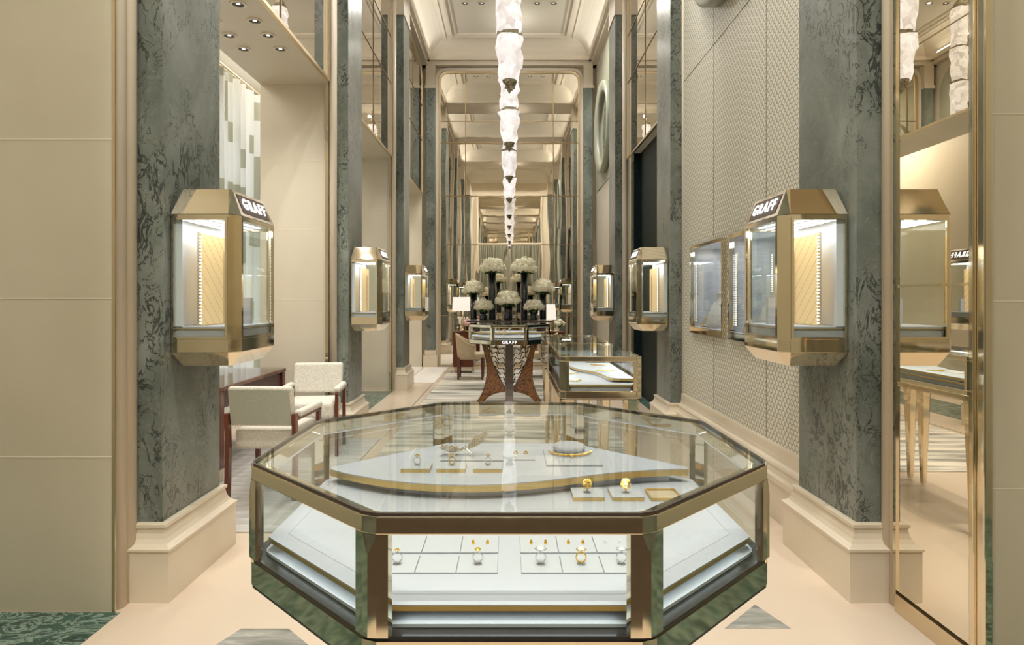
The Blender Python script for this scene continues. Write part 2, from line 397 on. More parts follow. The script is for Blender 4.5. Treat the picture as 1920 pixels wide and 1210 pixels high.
# ------------------------------------------------------------------ mesh helpers
class MB:
    def __init__(self): self.v = []; self.f = []; self.s = []
    def add(self, vs, fs, smooth=False):
        o = len(self.v); self.v += [tuple(p) for p in vs]
        for f in fs: self.f.append([i + o for i in f]); self.s.append(smooth)
        return self
    def box(self, x0, x1, y0, y1, z0, z1):
        vs = [(x, y, z) for z in (z0, z1) for y in (y0, y1) for x in (x0, x1)]
        return self.add(vs, [(0, 2, 3, 1), (4, 5, 7, 6), (0, 1, 5, 4), (2, 6, 7, 3), (0, 4, 6, 2), (1, 3, 7, 5)])
    def loft(self, rings, caps=True, smooth=False, closed=True):
        n = len(rings[0]); o = len(self.v)
        for r in rings: self.v += [tuple(p) for p in r]
        for k in range(len(rings) - 1):
            for i in range(n if closed else n - 1):
                j = (i + 1) % n
                self.f.append([o + k * n + i, o + k * n + j, o + (k + 1) * n + j, o + (k + 1) * n + i]); self.s.append(smooth)
        if caps:
            self.f.append([o + i for i in range(n)][::-1]); self.s.append(False)
            self.f.append([o + (len(rings) - 1) * n + i for i in range(n)]); self.s.append(False)
        return self
    def prism(self, poly, z0, z1, top=None):
        top = top or poly
        return self.loft([[(x, y, z0) for x, y in poly], [(x, y, z1) for x, y in top]])
    def ring(self, outer, inner, z0, z1):
        o = [(x, y) for x, y in outer]; i = [(x, y) for x, y in inner]; n = len(o)
        vs = [(x, y, z0) for x, y in o] + [(x, y, z0) for x, y in i] + [(x, y, z1) for x, y in o] + [(x, y, z1) for x, y in i]
        fs = []
        for a in range(n):
            b = (a + 1) % n
            fs += [(a, b, 2 * n + b, 2 * n + a), (n + b, n + a, 3 * n + a, 3 * n + b), (b, a, n + a, n + b), (2 * n + a, 2 * n + b, 3 * n + b, 3 * n + a)]
        return self.add(vs, fs)
    def tube(self, pts, r, n=8, smooth=True, closed=False):
        pts = [Vector(p) for p in pts]; rings = []
        m = len(pts)
        prev = None
        for k, p in enumerate(pts):
            if closed: t = pts[(k + 1) % m] - pts[k - 1]
            else: t = pts[min(k + 1, m - 1)] - pts[max(k - 1, 0)]
            t.normalize()
            up = prev if prev is not None else (Vector((0, 0, 1)) if abs(t.z) < 0.9 else Vector((1, 0, 0)))
            a = t.cross(up)
            if a.length < 1e-5: a = t.cross(Vector((0, 1, 0)))
            a.normalize(); b = a.cross(t); b.normalize(); prev = b
            rr = r[k] if isinstance(r, (list, tuple)) else r
            rings.append([p + (a * math.cos(2 * PI * i / n) + b * math.sin(2 * PI * i / n)) * rr for i in range(n)])
        if closed:
            rings.append(rings[0]); return self.loft(rings, False, smooth)
        return self.loft(rings, True, smooth)
    def lathe(self, prof, c=(0, 0, 0), n=24, smooth=True):
        rings = [[(c[0] + r * math.cos(2 * PI * i / n), c[1] + r * math.sin(2 * PI * i / n), c[2] + z) for i in range(n)] for r, z in prof]
        return self.loft(rings, True, smooth)
    def slab(self, pts, n_vec, t):
        """Extrude a planar 3-D outline by t along n_vec, centred."""
        n_vec = Vector(n_vec).normalized() * (t / 2)
        return self.loft([[Vector(p) - n_vec for p in pts], [Vector(p) + n_vec for p in pts]])
    def ico(self, c, r, sub=2, jit=0.0, sq=(1, 1, 1), smooth=True):
        bm = bmesh.new(); bmesh.ops.create_icosphere(bm, subdivisions=sub, radius=1)
        vs = []
        for q in bm.verts:
            k = r * (1 + random.uniform(-jit, jit))
            vs.append((c[0] + q.co.x * k * sq[0], c[1] + q.co.y * k * sq[1], c[2] + q.co.z * k * sq[2]))
        fs = [[x.index for x in f.verts] for f in bm.faces]
        bm.free()
        return self.add(vs, fs, smooth)
    def xf(self, fn):
        self.v = [tuple(fn(*p)) for p in self.v]; return self
    def build(self, name, mat, parent=None, bevel=0.0, seg=2, smooth=None, subsurf=0):
        me = bpy.data.meshes.new(name); me.from_pydata(self.v, [], self.f)
        bm = bmesh.new(); bm.from_mesh(me)
        for i, f in enumerate(bm.faces): f.smooth = self.s[i] if smooth is None else smooth
        bmesh.ops.recalc_face_normals(bm, faces=bm.faces)
        bm.to_mesh(me); bm.free()
        me.materials.append(M[mat] if isinstance(mat, str) else mat)
        o = bpy.data.objects.new(name, me); col.objects.link(o)
        if parent is not None:
            o.parent = parent
        if bevel:
            b = o.modifiers.new('edge', 'BEVEL'); b.width = bevel; b.segments = seg; b.limit_method = 'ANGLE'; b.angle_limit = 0.6
        if subsurf:
            b = o.modifiers.new('round', 'SUBSURF'); b.levels = subsurf; b.render_levels = subsurf
        return o
def thing(name, label, cat, loc=(0, 0, 0), rz=0.0, group=None):
    o = bpy.data.objects.new(name, None); o.empty_display_size = 0.1; col.objects.link(o)
    o.location = loc; o.rotation_euler = (0, 0, rz)
    return tag(o, label, cat, group)
def tag(o, label, cat, group=None):
    o['label'] = label; o['category'] = cat
    if group: o['group'] = group
    return o
def struct(o):
    o['kind'] = 'structure'; return o
def copy_tree(o, parent=None):
    c = o.copy(); col.objects.link(c)
    if parent is not None: c.parent = parent
    for ch in list(o.children): copy_tree(ch, c)
    return c
def octo(R, cut=0.0):
    rad = R / math.cos(PI / 8)
    vs = [Vector((rad * math.cos(PI / 8 + k * PI / 4), rad * math.sin(PI / 8 + k * PI / 4))) for k in range(8)]
    if not cut: return [tuple(v) for v in vs]
    out = []
    for k in range(8):
        a, p, b = vs[k - 1], vs[k], vs[(k + 1) % 8]
        out += [tuple(p + (a - p).normalized() * cut), tuple(p + (b - p).normalized() * cut)]
    return out
def text_mesh(body, size, depth, fat=0.0):
    cu = bpy.data.curves.new('lettering', 'FONT'); cu.body = body; cu.size = size; cu.extrude = depth
    cu.align_x = 'CENTER'; cu.align_y = 'CENTER'; cu.offset = fat; cu.space_character = 1.35; cu.resolution_u = 3
    o = bpy.data.objects.new('lettering', cu); col.objects.link(o)
    dg = bpy.context.evaluated_depsgraph_get()
    me = o.evaluated_get(dg).to_mesh()
    vs = [tuple(v.co) for v in me.vertices]; fs = [list(p.vertices) for p in me.polygons]
    o.evaluated_get(dg).to_mesh_clear()
    bpy.data.objects.remove(o); bpy.data.curves.remove(cu)
    mb = MB(); mb.add(vs, fs); return mb
def W(px, py, Y):               # point on the photograph's ray at depth Y
    return ((px - CX) * Y / F, Y, EYE - (py - CY) * Y / F)
def G(px, py, z):               # where the ray through a pixel meets height z
    Y = F * (EYE - z) / (py - CY)
    return ((px - CX) * Y / F, Y)

# ================================================================== THE SETTING
PIL = [3.08, 6.63, 10.10]        # where each pair of pillars starts; each is 0.61 deep
PD = 0.61
END = 13.78                      # end wall
CEIL = 7.0
# floor
struct(MB().box(-6.2, 6.2, -2.6, 14.2, -0.08, 0.0).build('floor', 'floorcream'))
def inlay(poly, mat, z=0.002, name='floor_inlay'):
    return struct(MB().prism(poly, 0.0, z).build(name, mat))
inlay([(-3.2, -2.1), (-1.80, -2.1), (-1.80, 2.925), (-3.2, 2.925)], 'floorgreen')
inlay([(1.83, -2.1), (3.2, -2.1), (3.2, 2.38), (1.83, 2.38)], 'floorgreen')
inlay([(-1.80, -2.1), (-0.9, -2.1), (-0.9, 1.0), (-1.80, 1.0)], 'floorgreen')
inlay([(0.9, -2.1), (1.83, -2.1), (1.83, 1.0), (0.9, 1.0)], 'floorgreen')
inlay([(-1.18, 2.78), (-0.97, 2.78), (-0.62, 2.42), (-1.32, 2.42)], 'floorgrey')
inlay([(1.166, 3.0), (1.24, 2.785), (0.95, 2.785)], 'floorgrey')
inlay([(-1.32, 2.42), (-0.62, 2.42), (-0.5, 1.2), (-1.3, 1.2)], 'floorgrey', 0.001)
for s in (-1, 1):
    for y0, y1 in ((7.36, 10.0),):
        a, b_ = sorted((s * 1.84, s * 2.6))
        inlay([(a, y0), (b_, y0), (b_, y1), (a, y1)], 'floorgreen')
    inlay([(s * 1.84, 10.9), (s * 2.6, 10.9), (s * 2.6, 13.6), (s * 1.84, 13.6)][::s], 'whitecarpet')
# thin joints of the marble border
for x in (-1.32, 1.32):
    struct(MB().box(x - 0.004, x + 0.004, 6.7, 13.6, 0.0, 0.0015).build('floor_inlay', 'bronze'))
# carpets
rug = MB().box(-1.22, 1.15, 5.3, 13.0, 0.0, 0.012).build('hall_rug', 'rug')
tag(rug, 'long ivory and grey rug with brushed cross streaks running down the hall', 'rug')
mt = MB().box(-1.7, 1.7, -2.2, -0.75, 0.0, 0.015).build('dark_reflection_mat', 'mat'); tag(mt, 'dark brown mat added behind the camera to darken the brass reflections', 'mat')  # added unseen mat, darkens what the brass rim reflects
carp = MB().box(-4.55, -1.34, 3.92, 6.55, 0.0, 0.01)
carp = carp.build('salon_carpet', 'carpet'); tag(carp, 'grey streaked carpet under the armchairs of the side salon', 'carpet')
wc = MB().box(-1.80, -1.30, 10.95, 13.5, 0.0, 0.01).build('highlight_mat', 'whitecarpet')
tag(wc, 'pale mat standing in for the bright floor highlight beside the third marble pillar', 'mat')  # floor highlight put in as a pale mat

# ceiling with beams, coves and moulded coffers
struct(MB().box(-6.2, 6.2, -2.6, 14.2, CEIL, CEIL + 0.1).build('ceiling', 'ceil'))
for y in PIL:
    struct(MB().box(-1.9, 1.9, y - 0.12, y + PD + 0.12, 6.62, CEIL).build('ceiling_beam', 'cream'))
struct(MB().box(-1.9, 1.9, -0.5, 0.2, 6.62, CEIL).build('ceiling_beam', 'cream'))
for k, (y0, y1) in enumerate(((0.2, 2.96), (3.81, 6.51), (7.36, 9.98), (10.83, 13.78))):
    mb = MB(); rings = []
    for i in range(9):
        t = i / 8 * PI / 2; ins = 0.14 + 0.40 * (1 - math.cos(t)); z = 6.62 + 0.379 * math.sin(t)
        rings.append([(-1.86 + ins, y0 + ins - .1, z), (1.86 - ins, y0 + ins - .1, z), (1.86 - ins, y1 - ins + .1, z), (-1.86 + ins, y1 - ins + .1, z)])
    mb.loft(rings, False)
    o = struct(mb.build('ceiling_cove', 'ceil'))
    for (ix, d, wd) in ((0.62, 0.05, 0.05), (0.72, 0.03, 0.03), (0.50, 0.02, 0.025)):
        X, a, b_ = 1.86 - ix, y0 + ix - .14, y1 - ix + .14
        outer = [(-X, a), (X, a), (X, b_), (-X, b_)]
        inner = [(-X + wd, a + wd), (X - wd, a + wd), (X - wd, b_ - wd), (-X + wd, b_ - wd)]
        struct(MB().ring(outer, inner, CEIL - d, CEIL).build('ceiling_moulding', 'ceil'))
    for s in (-1, 1):
        a, b_ = sorted((s * 1.70, s * 1.95))
        struct(MB().box(a, b_, y0, y1, 6.58, 6.64).build('cornice', 'cream'))
        a, b_ = sorted((s * 1.76, s * 1.95))
        struct(MB().box(a, b_, y0, y1, 6.50, 6.58).build('cornice', 'cream'))
struct(MB().box(-1.9, 1.9, 13.52, 13.9, 6.58, 6.66).box(-1.9, 1.9, 13.60, 13.9, 6.50, 6.58).build('cornice', 'cream'))

# ------------------------------------------------ side walls
def lift(mb, s):
    """mirror a mesh written for the +x side onto side s"""
    return mb.xf(lambda x, y, z: (s * x, y, z))
def joints(mb, x0, x1, y, zs, t=0.004):
    for z in zs: mb.box(x0, x1, y - 0.0015, y + 0.004, z - t / 2, z + t / 2)
    return mb
# front walls that face the camera
wl = MB().box(-6.2, -1.842, 2.93, 2.99, 0, CEIL)
struct(wl.build('wall_left', 'stone'))
struct(joints(MB(), -6.2, -1.842, 2.93, (0.72, 1.455, 2.194, 2.93, 3.67)).build('trim_1', 'joint'))
wr = MB().box(1.835, 6.2, 2.44, 2.99, 0, CEIL)
struct(wr.build('wall_right', 'stone'))
struct(joints(MB(), 1.85, 6.2, 2.44, (0.72, 1.444, 2.167, 2.89, 3.61)).build('trim_2', 'joint'))
# piers between the bays, lintels over the openings
for s, nm in ((-1, 'wall_left'), (1, 'wall_right')):
    mb = MB()
    for y in PIL: mb.box(1.885, 2.6, y - 0.03, y + PD + 0.03, 0, CEIL)
    mb.box(1.885, 2.6, 13.60, 14.0, 0, CEIL)
    struct(lift(mb, s).build(nm, 'salon'))
mb = MB()
for y0, y1 in ((3.72, 6.60), (7.27, 10.07), (10.74, 13.60)): mb.box(1.885, 2.6, y0, y1, 3.70, CEIL)
struct(lift(mb, -1).build('wall_left', 'salon'))
mb = MB()
mb.box(1.885, 2.6, 7.27, 10.07, 3.66, CEIL)
struct(mb.build('wall_right', 'salon'))
struct(joints(MB(), -2.6, -1.885, 6.60, (0.72, 1.45, 2.18, 2.9)).build('trim_3', 'joint'))
struct(joints(MB(), -2.6, -1.885, 10.07, (0.72, 1.45, 2.18, 2.9)).build('trim_4', 'joint'))
# side salon shell on the left
struct(MB().box(-4.7, -4.6, 2.99, 6.7, 0, 4.5).build('wall_salon', 'salon'))
mb = MB().box(-4.6, -3.6, 9.3, 9.4, 0, 4.5)
mb.box(-3.75, -3.65, 9.4, 13.9, 0, 4.5)
mb.box(-3.75, -3.65, 6.6, 6.85, 0, 4.5).box(-3.75, -3.65, 9.05, 9.4, 0, 4.5).box(-3.75, -3.65, 6.85, 9.05, 3.95, 4.5).box(-3.75, -3.65, 6.85, 9.05, 0, 0.3)
mb.box(-4.7, -3.65, 6.60, 6.68, 0, 4.5)
struct(mb.build('wall_salon', 'salon'))
struct(MB().box(-4.8, -2.6, 2.9, 14.0, 4.4, 4.5).build('ceiling', 'ceil'))
win = struct(MB().box(-3.76, -3.74, 6.85, 9.05, 0.3, 3.95).build('window_1', 'daylight'))
fr = MB()
for y in (6.85, 7.92, 9.0): fr.box(-3.73, -3.69, y, y + 0.05, 0.3, 3.95)
for z in (0.3, 1.5, 2.7, 3.9): fr.box(-3.73, -3.69, 6.85, 9.05, z, z + 0.05)
fr.build('window_frame', 'cream', win)
# sheer patchwork curtain
mb = MB(); rings = []
pts = []
for i in range(141):
    y = 6.75 + 2.5 * i / 140
    pts.append((-3.36 + 0.045 * math.sin(y * 31) + 0.02 * math.sin(y * 73 + 1), y))
back = [(x - 0.004, y) for x, y in pts][::-1]
poly = pts + back
mb.prism(poly, 0.03, 4.15)
cu = mb.build('sheer_curtain', 'curtain', smooth=False)
tag(cu, 'tall sheer white curtain with grey green patches before the salon window', 'curtain')
MB().tube([(-3.36, 6.72, 4.2), (-3.36, 9.27, 4.2)], 0.018, 8).build('curtain_rail', 'brasssatin', cu)

# pillars -----------------------------------------------------------
def plinth_mesh(x0, x1, y0, y1, s):
    mb = MB()
    prof = [(0.065, 0.0), (0.065, 0.243), (0.072, 0.247), (0.072, 0.258), (0.064, 0.262), (0.046, 0.276), (0.034, 0.294), (0.026, 0.318), (0.022, 0.342), (0.030, 0.346), (0.030, 0.362), (0.012, 0.366)]
    rings = [[(x0 - d, y0 - d, z), (x1, y0 - d, z), (x1, y1 + d, z), (x0 - d, y1 + d, z)] for d, z in prof]
    return lift(mb.loft(rings), s)
ORD = ['first', 'second', 'third']
for s, side in ((-1, 'on the salon side'), (1, 'on the fish-scale wall side')):
    for k, y in enumerate(PIL):
        p = thing('marble_pillar', f'{ORD[k]} grey green marble pillar from the entrance, {side} of the hall', 'pillar', (0, 0, 0), 0, 'marble pillars')
        p.location = (s * 1.79, y + PD / 2, 0)
        L = lambda mb: mb.xf(lambda x, yy, z: (x - s * 1.79, yy - y - PD / 2, z))
        L(lift(MB().box(1.69, 1.884, y, y + PD, 0.36, 6.0), s)).build('shaft', 'marble', p, 0.004)
        L(plinth_mesh(1.69, 1.884, y, y + PD, s)).build('plinth', 'plinth', p)
        L(lift(MB().box(1.675, 1.884, y - 0.015, y + PD + 0.015, 6.0, 6.06).box(1.685, 1.884, y - 0.005, y + PD + 0.005, 6.06, 6.60), s)).build('capital', 'cream', p)
        for yy in (y - 0.035, y + PD + 0.035):
            if k == 0 and yy > y and s > 0: continue
            mb = MB().lathe([(0.043, 0.0), (0.043, 6.55)], (1.842, yy, 0), 20)
            L(lift(mb, s)).build('reeded_moulding', 'cream', p)
        for yy in (y - 0.09, y + PD + 0.062):
            if k == 0: continue
            L(lift(MB().box(1.872, 1.905, yy, yy + 0.028, 0.02, 6.5), s)).build('brass_strip', 'brass', p)
    # pilaster on the end wall
    p = thing('marble_pilaster', f'slim grey green marble pilaster beside the arched mirror, {side}', 'pilaster', (s * 1.69, 13.69, 0), 0, 'marble pilasters')
    L = lambda mb: mb.xf(lambda x, yy, z: (x - s * 1.69, yy - 13.69, z))
    L(lift(MB().box(1.605, 1.79, 13.60, 13.772, 0.36, 6.0), s)).build('shaft', 'marble', p, 0.004)
    L(lift(MB().box(1.54, 1.85, 13.535, 13.772, 0, 0.25).box(1.575, 1.82, 13.57, 13.772, 0.25, 0.36), s)).build('plinth', 'plinth', p, 0.008)
    L(lift(MB().box(1.59, 1.82, 13.585, 13.772, 6.0, 6.06).box(1.60, 1.80, 13.60, 13.772, 6.06, 6.5), s)).build('capital', 'cream', p)

# front jambs: brass edged mirrors beside the entrance
j = thing('mirror_jamb', 'narrow brass strip mirror on the wall edge beside the first salon side pillar', 'mirror', (-1.838, 2.95, 0))
MB().box(-0.004, 0.006, -0.012, 0.038, 0.0, CEIL).build('pane', 'mirrorjamb', j)
MB().box(-0.004, 0.010, -0.022, -0.012, 0.0, CEIL).box(-0.004, 0.010, 0.036, 0.044, 0.0, CEIL).build('frame', 'brasssatin', j)
j = thing('entrance_mirror', 'tall brass framed mirror panel on the entrance side of the first fish-scale side pillar', 'mirror', (1.81, 2.70, 0))
MB().box(-0.012, 0.02, -0.235, 0.235, 0.10, CEIL).build('pane', 'mirrorjamb', j)
MB().box(-0.018, 0.022, -0.25, 0.24, 0.0, 0.085).build('kick_plate', 'brasssatin', j)
MB().box(-0.020, 0.03, -0.262, -0.235, 0.0, CEIL).build('frame', 'brass', j, 0.004)
MB().box(-0.020, 0.03, 0.228, 0.25, 0.085, CEIL).build('frame', 'brass', j)
for z, h in ((1.05, 0.022), (1.505, 0.012), (3.05, 0.014), (4.0, 0.012)):
    MB().box(-0.018, 0.0, -0.235, 0.228, z, z + h).build('glazing_bar', 'brass', j)
# outer corner of the front wall on that side
struct(MB().box(1.80, 1.836, 2.395, 2.438, 0, CEIL).build('trim_5', 'brass', None, 0.006))
# moulding beside the jambs
for s in (-1, 1):
    struct(lift(MB().lathe([(0.04, 0), (0.04, CEIL)], (1.852, 2.985 if s < 0 else 3.0, 0), 16), s).build('trim_6', 'cream'))

# over-door mirrors -------------------------------------------------
def rounded(y0, y1, z0, z1, r, n=10):
    pts = [(y0, z0), (y1, z0)]
    for i in range(n + 1):
        a = i / n * PI / 2; pts.append((y1 - r + r * math.cos(a), z1 - r + r * math.sin(a)))
    for i in range(n + 1):
        a = PI / 2 + i / n * PI / 2; pts.append((y0 + r + r * math.cos(a), z1 - r + r * math.sin(a)))
    return pts
def frame_ring(y0, y1, z0, z1, r, wd, x0, x1):
    """rounded frame in the (y, z) plane, thickness along x"""
    a, b = rounded(y0, y1, z0, z1, r), rounded(y0 + wd, y1 - wd, z0 + wd, z1 - wd, max(r - wd, 0.005))
    mb = MB().ring(a, b, x0, x1)
    return mb.xf(lambda y, z, x: (x, y, z))
def wall_mirror(s, y0, y1, z0, z1, r, label, bars_y, bars_z, mat='mirror'):
    yc = (y0 + y1) / 2
    t = thing('overdoor_mirror', label, 'mirror', (s * 1.88, yc, z0), 0, 'mirrors over the side openings')
    def put(mb, nm, mt): mb.xf(lambda x, y, z: (s * (x - 1.88), y - yc, z - z0)).build(nm, mt, t)
    put(MB().prism(rounded(y0 + .01, y1 - .01, z0 + .01, z1 - .01, r), 1.868, 1.882).xf(lambda y, z, x: (x, y, z)), 'pane', mat)
    put(frame_ring(y0, y1, z0, z1, r, 0.03, 1.852, 1.884), 'frame', 'brasssatin')
    for yb in bars_y: put(MB().box(1.860, 1.870, yb - .006, yb + .006, z0 + .02, z1 - .02), 'glazing_bar', 'mirrorframe')
    for zb in bars_z: put(MB().box(1.860, 1.870, y0 + .02, y1 - .02, zb - .006, zb + .006), 'glazing_bar', 'mirrorframe')
wall_mirror(-1, 3.80, 6.52, 3.70, 6.45, 0.45, 'brass framed mirror above the salon opening with the armchairs', (5.16,), (4.86, 5.6))
wall_mirror(-1, 7.35, 10.0, 3.70, 6.45, 0.45, 'brass framed mirror between the second and third salon side pillars', (8.68,), (4.86, 5.6))
wall_mirror(-1, 10.82, 13.55, 3.70, 6.45, 0.45, 'brass framed mirror above the last salon side opening by the end wall', (12.2,), (4.86, 5.6))
wall_mirror(1, 7.35, 10.0, 3.66, 6.45, 0.45, 'brass framed mirror above the dark green doorway', (8.68,), (4.86, 5.6))

# right side bay 1: fish-scale wall with two niches -----------------
NICHE = [(5.27, 6.22), (4.18, 5.13)]
NZ0, NZ1 = 1.13, 1.97
mb = MB()
X0, X1 = 1.81, 1.88
mb.box(X0, X1, 3.69, 6.60, 0.0, NZ0).box(X0, X1, 3.69, 6.60, NZ1, 6.62)
for a, b_ in ((3.69, 4.18), (5.13, 5.27), (6.22, 6.60)): mb.box(X0, X1, a, b_, NZ0, NZ1)
struct(mb.build('wall_right', 'scale'))
mb = MB()
for y in (4.45, 5.60): mb.box(1.8085, 1.812, y - 0.0025, y + 0.0025, 0.47, NZ0 - .03).box(1.8085, 1.812, y - 0.0025, y + 0.0025, NZ1 + .03, 6.6)
mb.box(1.8085, 1.812, 3.69, 6.60, 3.705, 3.711)
struct(mb.build('trim_7', 'bronze'))
mb = MB()
prof = [(1.81, 0.0), (1.745, 0.0), (1.745, 0.24), (1.735, 0.25), (1.735, 0.285), (1.76, 0.295), (1.772, 0.33), (1.765, 0.345), (1.772, 0.36), (1.79, 0.375), (1.797, 0.41), (1.797, 0.46), (1.802, 0.475), (1.81, 0.475)]
mb.loft([[(x, 3.70, z) for x, z in prof], [(x, 6.61, z) for x, z in prof]])
struct(mb.build('baseboard_right', 'plinth'))
# the other skirtings
struct(MB().box(1.83, 1.886, 10.75, 13.58, 0, 0.36).build('baseboard_right', 'plinth', None, 0.01))
# wide shaped sconce ring, flush plaster (two of them)
def wall_ring(yc, zc, x, label, R=0.87, wd=0.2):
    t = thing('plaster_roundel', label, 'roundel', (x, yc, zc))
    mb = MB(); prof = [(R, 0.0), (R, 0.10), (R - 0.03, 0.125), (R - wd + 0.04, 0.10), (R - wd, 0.075), (R - wd, 0.0)]
    n = 64
    rings = [[(-h, r * math.cos(2 * PI * i / n), r * math.sin(2 * PI * i / n)) for r, h in prof] for i in range(n)]
    rings.append(rings[0]); mb.loft(rings, False, True)
    mb.build('rim', 'ringgreen', t)
    MB().lathe([(R - wd + 0.005, 0.0), (R - wd + 0.005, 0.03)], n=64, smooth=False).xf(lambda a, b, c: (-c, a, b)).build('disc', 'mirror', t)
wall_ring(5.2, 4.81, 1.808, 'large green plaster roundel high on the fish-scale wall')
# bay 2: dark green doorway
struct(MB().box(1.98, 2.04, 7.27, 9.6, 0, 3.66).build('door_1', 'darkgreen'))
struct(MB().box(1.885, 1.99, 9.55, 10.07, 0, 3.66).build('wall_right', 'darkgreen'))
mp = MB().box(1.868, 1.884, 9.56, 10.0, 0.02, 3.66).build('mirror_strip', 'mirror')
tag(mp, 'narrow mirror strip on the far side of the dark green doorway', 'mirror')
# bay 3: pale green plaster wall
struct(MB().box(1.885, 2.0, 10.74, 13.60, 0, CEIL).build('wall_right', 'salon'))
pl = rounded(10.85, 13.52, 3.75, 6.35, 0.5)
struct(MB().prism(pl, 1.872, 1.886).xf(lambda y, z, x: (x, y, z)).build('trim_8', 'paleplaster'))
struct(MB().box(1.872, 1.886, 11.15, 11.55, 0.36, 2.45).build('door_2', 'greenslit'))
wall_ring(12.25, 4.79, 1.872, 'large green plaster roundel on the pale wall by the end mirror')

# end wall, arched mirror -------------------------------------------
struct(MB().box(-2.6, 2.6, END, END + 0.12, 0, CEIL).build('wall_back', 'cream'))
def arch(hw, z0, z1, r, n=8):
    return rounded(-hw, hw, z0, z1, r, n)
em = thing('arched_mirror', 'tall gridded mirror filling the end wall behind the flowers', 'mirror', (0, 13.765, 0))
MB().prism(arch(1.5, 0.03, 6.38, 0.18), -0.012, 0.0).xf(lambda x, z, y: (x, y, z)).build('pane', 'mirrorwave', em)
a, b_ = arch(1.535, 0.0, 6.415, 0.20), arch(1.495, 0.035, 6.375, 0.175)
MB().ring(a, b_, -0.045, 0.012).xf(lambda x, z, y: (x, y, z)).build('frame', 'brasssatin', em)
for x in (-0.955, 0.955): MB().box(x - .009, x + .009, -0.022, -0.010, 0.04, 6.37).build('glazing_bar', 'mirrorframe', em)
for z in (1.10, 1.57, 2.64, 3.70, 4.86, 5.33): MB().box(-1.49, 1.49, -0.022, -0.010, z - .009, z + .009).build('glazing_bar', 'mirrorframe', em)
# cream stepped surround of the mirror
a, b_ = arch(1.60, 0.0, 6.48, 0.24), arch(1.537, 0.0, 6.417, 0.20)
struct(MB().ring(a, b_, 13.70, 13.785).xf(lambda x, z, y: (x, y, z)).build('trim_9', 'cream'))

# front of the hall, behind the camera (seen in the mirrors) ---------
struct(MB().box(-3.4, 3.4, -2.5, -2.4, 0, CEIL).build('wall_front', 'cream'))
for s, nm in ((-1, 'wall_left'), (1, 'wall_right')):
    a, b_ = sorted((s * 3.2, s * 3.3))
    struct(MB().box(a, b_, -2.4, 3.0, 0, CEIL).build(nm, 'stone'))
fm = MB().box(-1.5, 1.5, -2.39, -2.37, 4.12, 6.38).build('transom_mirror', 'mirrorwave')
tag(fm, 'mirror over the draped entrance seen reflected in the end mirror', 'mirror')
struct(MB().box(-1.56, 1.56, -2.398, -2.33, 4.02, 4.12).build('trim_10', 'cream'))
for s in (-1, 1):
    pts = [(s * (0.05 + 1.4 * i / 80), -2.28 + 0.05 * math.sin(i * 0.9) + 0.015 * math.sin(i * 2.3)) for i in range(81)]
    back = [(x, y - 0.006) for x, y in pts][::-1]
    o = MB().prism(pts + back, 0.02, 4.03).build('entrance_drape', 'drape')
    tag(o, 'grey green drape of the entrance, reflected ' + ('left' if s < 0 else 'right') + ' of centre in the end mirror', 'drape', 'entrance drapes')
    struct(lift(MB().box(1.5, 1.6, -2.398, -2.3, 0, 6.45), s).build('trim_11', 'plinth'))
    p = thing('marble_pillar', 'marble pillar by the entrance, seen only in the mirrors, ' + ('salon' if s < 0 else 'fish-scale') + ' side', 'pillar', (s * 1.79, -0.2, 0), 0, 'marble pillars')
    L = lambda mb: mb.xf(lambda x, yy, z: (x - s * 1.79, yy + 0.2, z))
    L(lift(MB().box(1.69, 1.884, -0.5, 0.11, 0.36, 6.0), s)).build('shaft', 'marble', p, 0.004)
    L(plinth_mesh(1.69, 1.884, -0.5, 0.11, s)).build('plinth', 'plinth', p)
    L(lift(MB().box(1.675, 1.884, -0.515, 0.125, 6.0, 6.60), s)).build('capital', 'cream', p)

# downlights --------------------------------------------------------
def downlight(x, y, z, label, grp, r=0.05, parent=None):
    t = thing('downlight', label, 'downlight', (x, y, z), 0, grp)
    MB().ring([(r * 1.35 * math.cos(2 * PI * i / 24), r * 1.35 * math.sin(2 * PI * i / 24)) for i in range(24)],
              [(r * math.cos(2 * PI * i / 24), r * math.sin(2 * PI * i / 24)) for i in range(24)], -0.012, 0.0).build('trim_ring', 'trimwhite', t)
    MB().lathe([(r * 0.98, -0.003), (r * 0.98, -0.001)], n=24, smooth=False).build('baffle', 'darkcan', t)
    MB().lathe([(r * 0.36, -0.0045), (r * 0.36, -0.003)], n=20, smooth=False).build('lamp', 'diffuser', t)
    return t
proto = None
for (x, y) in DOWN + FRONT:
    o = downlight(0, 0, 0, '', 'hall ceiling downlights', 0.055) if proto is None else copy_tree(proto)
    if proto is None: proto = o
    o.location = (x, y, CEIL)
    if y == 11.82:
        o['label'] = {-0.83: 'downlight in the hall ceiling, outermost of its row on the salon side', -0.52: 'downlight in the hall ceiling beside the chandelier, salon side', 0.52: 'downlight in the hall ceiling beside the chandelier, fish-scale side', 0.83: 'downlight in the hall ceiling, outermost of its row on the fish-scale side'}[x]
    else:
        o['label'] = 'small round downlight in a row of the hall ceiling seen only in the mirrors'
proto = None
for k, (x, y) in enumerate(SOFFIT):
    o = downlight(0, 0, 0, '', 'salon soffit downlights', 0.045) if proto is None else copy_tree(proto)
    if proto is None: proto = o
    o.location = (x, y, 3.70)
    n = {4.8: 'first', 5.09: 'second', 5.37: 'third', 5.66: 'last'}[y]
    o['label'] = f'recessed downlight in the soffit over the armchairs, {n} in the row {"along the mirror edge" if x > -2.2 else "nearer the curtain"}'

